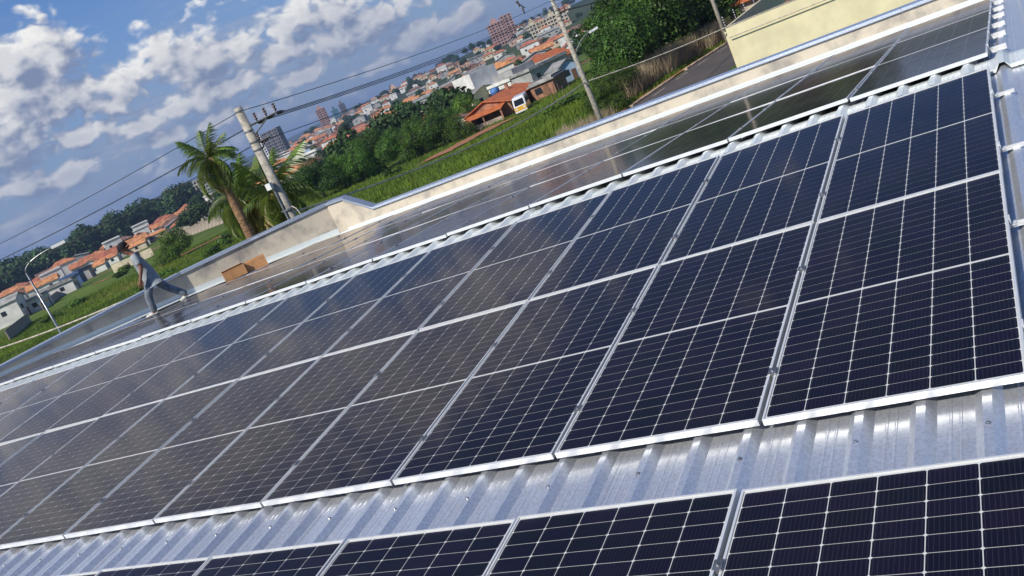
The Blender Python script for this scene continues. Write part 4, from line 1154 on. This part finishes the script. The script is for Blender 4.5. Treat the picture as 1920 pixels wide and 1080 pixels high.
put_house(gable_parts(9, 11, 3.4, 1.5, .5, 'wall_pink', 'roof_tile_brown', 'gable', False), Vector((-7.5, 66, 0)), .0, 'tiled_house', 'house with brown tiled roof just behind the yellow wall', 'house')
put_house(gable_parts(7, 10, 2.6, 1.2, .6, 'wall_cream', 'roof_tile_new', 'gable', False), Vector((-18.5, 100, 0)), 1.45, 'tiled_house', 'low house with orange roof behind the farthest utility pole', 'house')

# ------------------------------------------------------------------ poles, lamps and wires
def utility_pole(base, htop, r0, r1, label, arms=True):
    e = empty('utility_pole', base); tag(e, label, 'pole', 'concrete utility poles along the street')
    MB().tube([(0, 0, -.5), (0, 0, htop * .5), (0, 0, htop)], [r0, (r0 + r1) / 2, r1], 14).build('shaft', 'concrete', e, True)
    for z in (htop - .12, htop - .75, htop - 1.1, htop - 1.35):
        rr = r0 + (r1 - r0) * z / htop + .008
        MB().lathe([(rr, -.025), (rr + .008, -.02), (rr + .008, .02), (rr, .025)], 14, M=Matrix.Translation((0, 0, z))).build('band', 'steel', e)
    return e
P1 = Vector((-19.55, 17.7, 0)); P2 = Vector((-22.6, 49.6, 0)); P3 = Vector((-23.85, 88.2, 0)); P0 = Vector((-55.5, 21.5, 0))
u1 = utility_pole(P1, 9.62, .21, .125, 'tall concrete utility pole behind the slanting parapet, left of centre')
u2 = utility_pole(P2, 9.55, .20, .12, 'concrete utility pole with lamp arm in front of the dark grove')
u3 = utility_pole(P3, 9.5, .22, .14, 'farthest concrete utility pole beside the yellow wall corner')
u0 = utility_pole(P0, 9.6, .2, .12, 'utility pole beyond the left edge holding the wires')
D12 = (P2 - P1).normalized(); D10 = (P0 - P1).normalized()
def insulator(p, d, par, L=.34):
    d = Vector(d).normalized(); q = d.to_track_quat('Z', 'Y').to_matrix().to_4x4(); Mx = Matrix.Translation(p) @ q
    return MB().lathe([(.0001, 0), (.02, 0), (.02, .05), (.055, .06), (.055, .09), (.025, .1), (.025, .13), (.055, .14), (.055, .17), (.025, .18), (.025, .21), (.05, .22), (.05, .25), (.02, .26), (.02, L), (.0001, L)], 10, M=Mx).build('insulator', 'porcelain', par, True)
# bracket on the first pole
side = Vector((RIGHT.x, RIGHT.y, 0)).normalized()
def bracket(par, z, L, n):
    a = Vector((0, 0, z)); b = side * L + Vector((0, 0, z + .04))
    MB().tube([a, b], .035, 6).build('bracket_arm', 'dark_steel', par)
    MB().tube([a + Vector((0, 0, -.35)), a.lerp(b, .7)], .022, 6).build('bracket_brace', 'dark_steel', par)
    for i in range(n):
        p = a.lerp(b, .35 + .62 * i / max(1, n - 1)) + Vector((0, 0, .03)); insulator(p, (0, 0, 1), par, .24); insulator(p - Vector((0, 0, .06)), D12, par, .4)
bracket(u1, 9.0, 1.05, 3); bracket(u1, 8.45, .5, 1)
MB().box((-.12, -.32, 7.05), (.08, -.20, 7.25)).build('junction_box', 'white_paint', u1)
MB().tube([(-.02, -.24, 3.5), (.02, -.215, 5.5), (.02, -.19, 7.0)], .03, 6).build('conduit', 'steel', u1)
for z in (6.3, 5.9, 5.55):
    MB().lathe([(.20, -.03), (.215, -.025), (.215, .025), (.20, .03)], 14, M=Matrix.Translation((0, 0, z))).build('band', 'steel', u1)
lp = MB(); lp.tube([(.25 + .22 * math.cos(t * .7), -.1, 6.0 + .35 * math.sin(t * .7)) for t in range(10)], .018, 6); lp.build('cable_loop', 'telecom', u1)
bracket(u2, 8.6, .5, 2)
def street_lamp_arm(par, z0, vec, rise):
    v = Vector(vec); P = [Vector((0, 0, z0)) + v * t + Vector((0, 0, rise * (1 - (1 - t) ** 2))) for t in (0, .2, .4, .6, .8, 1)]
    MB().tube(P, .03, 8).build('lamp_arm', 'steel', par); e = P[-1]; d = (P[-1] - P[-2]).normalized()
    Mx = Matrix.Translation(e) @ d.to_track_quat('X', 'Z').to_matrix().to_4x4()
    h = MB().box((-.05, -.14, -.06), (.55, .14, .06), M=Mx).build('lamp_head', 'white_paint', par); MB().box((.1, -.11, -.085), (.5, .11, -.062), M=Mx).build('lens', 'lamp_glass', h)
street_lamp_arm(u2, 5.9, side * 1.15 + Vector((0.1, .3, 0)), .95)
# curved steel street lamp in the field on the left
LB = at_d(80, 565, 46); LB.z = 0
le = tag(empty('street_lamp', LB), 'slender grey street lamp with curved arm standing left over the field', 'street lamp')
top = at_d(56, 508, 46) - LB; sl = Vector((0, 0, top.z)); arm = []
tipv = at_d(100, 463, 45.4) - LB
MB().tube([(0, 0, -.3), (0, 0, 4), (0, 0, top.z)], [.07, .055, .042], 10).build('shaft', 'steel', le, True)
for i in range(11):
    t = i / 10; arm.append(Vector((tipv.x * (t ** 1.7), tipv.y * (t ** 1.7), top.z + (tipv.z + .0 - top.z) * (1 - (1 - t) ** 1.8))))
MB().tube(arm, [.04 - .01 * i / 10 for i in range(11)], 8).build('curved_arm', 'steel', le, True)
dd = (arm[-1] - arm[-2]).normalized(); Mx = Matrix.Translation(arm[-1]) @ dd.to_track_quat('X', 'Z').to_matrix().to_4x4()
MB().box((-.05, -.15, -.06), (.6, .15, .07), M=Mx).build('lamp_head', 'white_paint', le)
wire_n = 0
def wire(a, b, sag, r, label, m_='wire', n=24):
    P = []
    for i in range(n + 1):
        t = i / n; p = Vector(a).lerp(Vector(b), t); p.z -= sag * 4 * t * (1 - t); P.append(p)
    o = MB().tube(P, r, 6).build('cable' if m_ == 'telecom' else 'wire', m_); tag(o, label, 'cable' if m_ == 'telecom' else 'wire', 'overhead lines'); return P
Z = lambda z: Vector((0, 0, z))
wire(P1 + Z(9.5), P0 + Z(9.5), .35, .012, 'topmost thin wire running left from the tall utility pole')
wire(P1 + Z(8.98), P0 + Z(8.98), .4, .018, 'middle dark wire running left from the tall utility pole')
wire(P1 + Z(8.45), P0 + Z(8.45), .45, .016, 'lowest power wire running left from the tall utility pole')
wire(P1 + Z(9.5), P2 + Z(9.45), .25, .012, 'topmost wire from the tall pole to the lamp arm pole')
for i, w in enumerate((.40, .72, 1.03)):
    wire(P1 + side * (w + .0) + Z(9.0), P2 + side * (.15 + .2 * i) + Z(8.9 + .12 * i), .3, .014, ['inner', 'middle', 'outer'][i] + ' power wire from the bracket to the lamp arm pole')
wire(P1 + side * .4 + Z(8.45), P2 + side * .4 + Z(8.62), .35, .012, 'lower power wire from the tall pole to the lamp arm pole')
for i in range(2): wire(P2 + side * (.2 + .3 * i) + Z(8.65), P3 + side * (.2 + .3 * i) + Z(8.6), .6, .018, ['left', 'right'][i] + ' wire in front of the dark grove beyond the lamp arm pole')
wire(P2 + Z(9.4), P3 + Z(9.4), .5, .014, 'highest wire in front of the dark grove')
wire(P1 + Z(5.95), P0 + Z(5.7), .7, .035, 'thick telephone cable sagging left across the field from the tall pole', 'telecom')
wire(P1 + Z(6.15), P2 + Z(4.25), .55, .04, 'thick telephone cable from the tall pole to the lamp arm pole', 'telecom')
wire(P2 + Z(4.25), Vector((-15.35, 56.1, 3.66)), .12, .04, 'thick telephone cable above the dry reeds, ending at the yellow wall', 'telecom')
wire(Vector((-15.2, 55.95, 3.0)), Vector((20.5, 56.65, 3.0)), .03, .035, 'added cable standing in for the shadow stripe along the yellow wall', 'telecom')  # added cable, imitates the shadow line cast across the yellow wall
# spacer hanging between the wires left of the second pole
sp = at_d(975, 14, 45); se = tag(empty('wire_spacer', sp), 'dark insulator spacer hanging on the wires left of the lamp arm pole', 'insulator')
insulator(Vector((0, 0, .35)), (0, 0, -1), se, .34); insulator(Vector((.1, 0, -.02)), (0, 0, -1), se, .34); MB().tube([(-.1, 0, .3), (.2, .05, -.1)], .03, 6).build('clamp', 'dark_steel', se)

# ------------------------------------------------------------------ man walking along the parapet
def far_hit(px, py, z):
    o = far_pt(0, 0, z); n = Vector((0, SA, CA)); d = ray(px, py); return CAM + d * ((o - CAM).dot(n) / d.dot(n))
def skin_obj(name, pts, edges, m_, parent, root, sub=2):
    names = list(pts); me = bpy.data.meshes.new(name)
    me.from_pydata([pts[k][:3] for k in names], [(names.index(a), names.index(b)) for a, b in edges], [])
    me.materials.append(MATS[m_]); o = ob(name, me, parent)
    md = o.modifiers.new('skin', 'SKIN'); md.use_smooth_shade = True; md.branch_smoothing = 0.3
    if not me.skin_vertices: me.attributes
    for i, k in enumerate(names):
        r = pts[k][3]; sv = me.skin_vertices[0].data[i]; sv.radius = (r, r) if not isinstance(r, tuple) else r
        sv.use_root = (k == root)
    sd = o.modifiers.new('subdivision', 'SUBSURF'); sd.levels = sub; sd.render_levels = sub
    return o
def build_man():
    hip = at_d(290, 536, 20.7); F = (-side * .94 + Vector((-FWD.x, -FWD.y, 0)).normalized() * .34).normalized()
    rz = math.atan2(F.y, F.x); zf = far_pt(0, (hip.y - APEX.y) / CA, RIB).z
    e = tag(empty('person', (hip.x, hip.y, zf), rz), 'man in grey t-shirt, grey jeans and black cap walking with bowed head along the parapet', 'person')
    k = 1.02; e.scale = (k, k, k)
    # local: x forward, y left, z up
    P = dict(pel=(0, 0, .77, .10), bel=(.015, 0, .93, .10), che=(.045, 0, 1.14, .145), nb=(.075, 0, 1.30, .075), nk=(.11, 0, 1.355, .055), sk=(.155, 0, 1.42, .075), hd=(.175, 0, 1.495, .098), ht=(.165, 0, 1.56, .07), chin=(.235, 0, 1.405, .045), nose=(.285, 0, 1.46, .016), earl=(.155, .088, 1.46, .018), earr=(.155, -.088, 1.46, .018))
    Ed = [('pel', 'bel'), ('bel', 'che'), ('che', 'nb'), ('nb', 'nk'), ('nk', 'sk'), ('sk', 'hd'), ('hd', 'ht'), ('sk', 'chin'), ('hd', 'nose'), ('hd', 'earl'), ('hd', 'earr')]
    for s, nm in ((1, 'l'), (-1, 'r')):
        P['sh' + nm] = (.05, s * .19, 1.265, .062)
        el = (.04, s * .235, 1.00, .043) if s > 0 else (.06, s * .23, 1.00, .043)
        wr = (.17, s * .23, .79, .032) if s > 0 else (.14, s * .215, .79, .032)
        P['el' + nm] = el; P['wr' + nm] = wr
        P['pa' + nm] = (wr[0] + .035, wr[1] - s * .005, wr[2] - .06, (.030, .040))
        Ed += [('che', 'sh' + nm), ('sh' + nm, 'el' + nm), ('el' + nm, 'wr' + nm), ('wr' + nm, 'pa' + nm)]
        px_, py_, pz_ = P['pa' + nm][:3]
        for i, (dx, ln) in enumerate(((-.030, .055), (-.010, .07), (.012, .068), (.032, .06))):
            a, b, c = f'f{nm}{i}a', f'f{nm}{i}b', f'f{nm}{i}c'
            P[a] = (px_ + dx + .01, py_, pz_ - .04, .0105); P[b] = (px_ + dx + .018, py_ - s * .008, pz_ - .04 - ln * .5, .0095); P[c] = (px_ + dx + .012, py_ - s * .026, pz_ - .04 - ln * .95, .0085)
            Ed += [('pa' + nm, a), (a, b), (b, c)]
        P['t' + nm + 'a'] = (px_ + .045, py_ - s * .012, pz_ + .012, .012); P['t' + nm + 'b'] = (px_ + .066, py_ - s * .02, pz_ - .025, .010); Ed += [('pa' + nm, 't' + nm + 'a'), ('t' + nm + 'a', 't' + nm + 'b')]
    # legs: left leg ahead, right leg pushing off behind
    L = dict(hipl=(.03, .085, .72, .08), knl=(.20, .095, .42, .06), anl=(.23, .095, .10, .045), bll=(.31, .095, .045, .04), tol=(.41, .10, .035, .03),
             hipr=(-.02, -.085, .72, .08), knr=(-.20, -.095, .40, .066), anr=(-.46, -.095, .13, .045), blr=(-.40, -.095, .06, .04), tor=(-.31, -.10, .035, .03))
    P.update(L)
    for nm in 'lr': Ed += [('pel', 'hip' + nm), ('hip' + nm, 'kn' + nm), ('kn' + nm, 'an' + nm), ('an' + nm, 'bl' + nm), ('bl' + nm, 'to' + nm)]
    skin_obj('body', P, Ed, 'skin', e, 'pel')
    S = dict(g=(-.02, 0, .60, .17), h=(.0, 0, .74, .172), b=(.015, 0, .93, .16), c=(.045, 0, 1.14, .175), n=(.07, 0, 1.28, .105), n2=(.085, 0, 1.32, .082))
    SE = [('g', 'h'), ('h', 'b'), ('b', 'c'), ('c', 'n'), ('n', 'n2')]
    for s, nm in ((1, 'l'), (-1, 'r')):
        a = Vector(P['sh' + nm][:3]); b = Vector(P['el' + nm][:3]); S['s' + nm] = (*a, .088); S['e' + nm] = (*a.lerp(b, .5), .078); S['f' + nm] = (*a.lerp(b, .78), .076); SE += [('c', 's' + nm), ('s' + nm, 'e' + nm), ('e' + nm, 'f' + nm)]
    sh = skin_obj('t_shirt', S, SE, 'shirt', e, 'h')
    # dark print down the front of the shirt
    for (x, z, w, h) in ((.222, 1.16, .16, .075), (.200, 1.06, .15, .035), (.188, .99, .12, .035), (.168, .87, .10, .04)):
        q = MB()
        for i in range(5):
            y0 = -w / 2 + w * i / 5; y1 = y0 + w / 5; f = lambda y: x + .012 - y * y * 2.2
            q.quad((f(y0) + .0, y0, z - h / 2), (f(y1), y1, z - h / 2), (f(y1) + .02, y1, z + h / 2), (f(y0) + .02, y0, z + h / 2))
        q.build('print', 'shirt_print', sh)
    T = dict(w=(.02, 0, .86, .15), p=(0, 0, .74, .15)); TE = [('w', 'p')]
    for nm in 'lr':
        h_, k_, a_ = (Vector(P[q + nm][:3]) for q in ('hip', 'kn', 'an'))
        T['h' + nm] = (h_.x, h_.y * .95, h_.z - .03, .112); T['m' + nm] = (*h_.lerp(k_, .5), .096); T['k' + nm] = (*k_, .084); T['c' + nm] = (*k_.lerp(a_, .5), .078); T['a' + nm] = (*(k_.lerp(a_, 1.08)), .07)
        TE += [('p', 'h' + nm), ('h' + nm, 'm' + nm), ('m' + nm, 'k' + nm), ('k' + nm, 'c' + nm), ('c' + nm, 'a' + nm)]
    skin_obj('jeans', T, TE, 'jeans', e, 'p')
    for nm in 'lr':
        a_, b_, t_ = (Vector(P[q + nm][:3]) for q in ('an', 'bl', 'to')); heel = a_ + (a_ - b_) * .35; heel.z = max(.05, a_.z - .06)
        skin_obj('shoe', dict(a=(a_.x, a_.y, a_.z, .052), h=(*heel, .045), b=(*b_, .052), t=(t_.x + .02, t_.y, t_.z + .01, .042)), [('h', 'a'), ('a', 'b'), ('b', 't')], 'shoe', e, 'a')
    # cap with a peak, hair below it
    M_ = Matrix.Translation((.175, 0, 1.505)) @ Matrix.Rotation(R_(18), 4, 'Y')
    c = MB(); c.lathe([(.112, -.01), (.116, .02), (.110, .06), (.085, .095), (.045, .112), (.0001, .117)], 16, M=M_)
    c.lathe([(.116, .02), (.113, -.012)], 16, M=M_)
    n = 9
    pk = [M_ @ Vector((.09 + .115 * math.sin(math.pi * i / (n - 1)), .095 * math.cos(math.pi * i / (n - 1)), .008 - .025 * math.sin(math.pi * i / (n - 1)))) for i in range(n)]
    c.poly(pk); c.poly([p - Vector((0, 0, .008)) for p in pk[::-1]])
    for a, b in zip(pk[:-1], pk[1:]): c.quad(a, a - Vector((0, 0, .008)), b - Vector((0, 0, .008)), b)
    c.build('cap', 'cap_cloth', e, True)
    skin_obj('hair', dict(a=(.115, 0, 1.50, .085), b=(.095, 0, 1.45, .07)), [('a', 'b')], 'hair', e, 'a', 1)
    for s in (-1, 1):
        q = MB(); q.lathe([(.0001, -.006), (.009, -.002), (.009, .002), (.0001, .006)], 8, M=Matrix.Translation((.258, s * .036, 1.492)) @ Matrix.Rotation(math.pi / 2, 4, 'Y')); q.build('eye', 'hair', e)
    q = MB(); q.box((.268, -.024, 1.416), (.278, .024, 1.423)); q.build('mouth', 'shirt_print', e)
build_man()
# two cardboard boxes against the parapet
for i, (px, py, rz, w) in enumerate([(444, 520, .86, .52), (484, 503, .80, .50)]):
    p = far_hit(px, py, RIB); e = tag(empty('cardboard_box', (p.x, p.y, p.z), rz), ['open cardboard box against the parapet, nearer to the man', 'closed cardboard box against the parapet, farther from the man'][i], 'box', 'cardboard boxes at the parapet')
    d, h = .34, .23
    q = MB(); a, b = w / 2, d / 2; t = .008
    q.box((-a, -b, 0), (a, -b + t, h)); q.box((-a, b - t, 0), (a, b, h)); q.box((-a, -b + t, 0), (-a + t, b - t, h)); q.box((a - t, -b + t, 0), (a, b - t, h)); q.box((-a + t, -b + t, 0), (a - t, b - t, t)); q.build('carton', 'cardboard', e)
    for s in (-1, 1):
        f = MB(); f.box((-a + .004, 0, -.003), (a - .004, d * .49, .003)); o = f.build('flap', 'cardboard', e); o.location = (0, -s * b, h + .004); o.rotation_euler = (0, 0, 0 if s > 0 else math.pi)
        o.rotation_euler.x = (R_(-35) if i == 0 and s > 0 else R_(6)) 
    f = MB(); f.box((-a - .001, -.03, h + .03), (a + .001, .03, h + .034)); f.build('tape', 'cardboard_inner', e)
    f = MB(); f.quad((-a - .002, -b * .8, .02), (-a - .002, b * .8, .02), (-a - .002, b * .8, h * .5), (-a - .002, -b * .8, h * .5)); f.build('paper_sticker', 'white_paint', e)

# ------------------------------------------------------------------ haze: the air between here and the hills
hz_m = bpy.data.materials.new('haze_air'); hz_m.use_nodes = True
t = hz_m.node_tree
for n in list(t.nodes): t.nodes.remove(n)
pv = N(t, 'ShaderNodeVolumePrincipled'); pv.inputs['Color'].default_value = (0.50, 0.68, 1.0, 1); pv.inputs['Density'].default_value = 0.00018; pv.inputs['Anisotropy'].default_value = 0.2
mo = N(t, 'ShaderNodeOutputMaterial'); t.links.new(pv.outputs[0], mo.inputs['Volume'])
MATS['haze'] = hz_m
hb = MB().box((-12500, -12500, -40), (12500, 12500, 160)).build('haze', 'haze'); tag(hb, 'thin pale haze over town and hills', None, None, 'stuff')
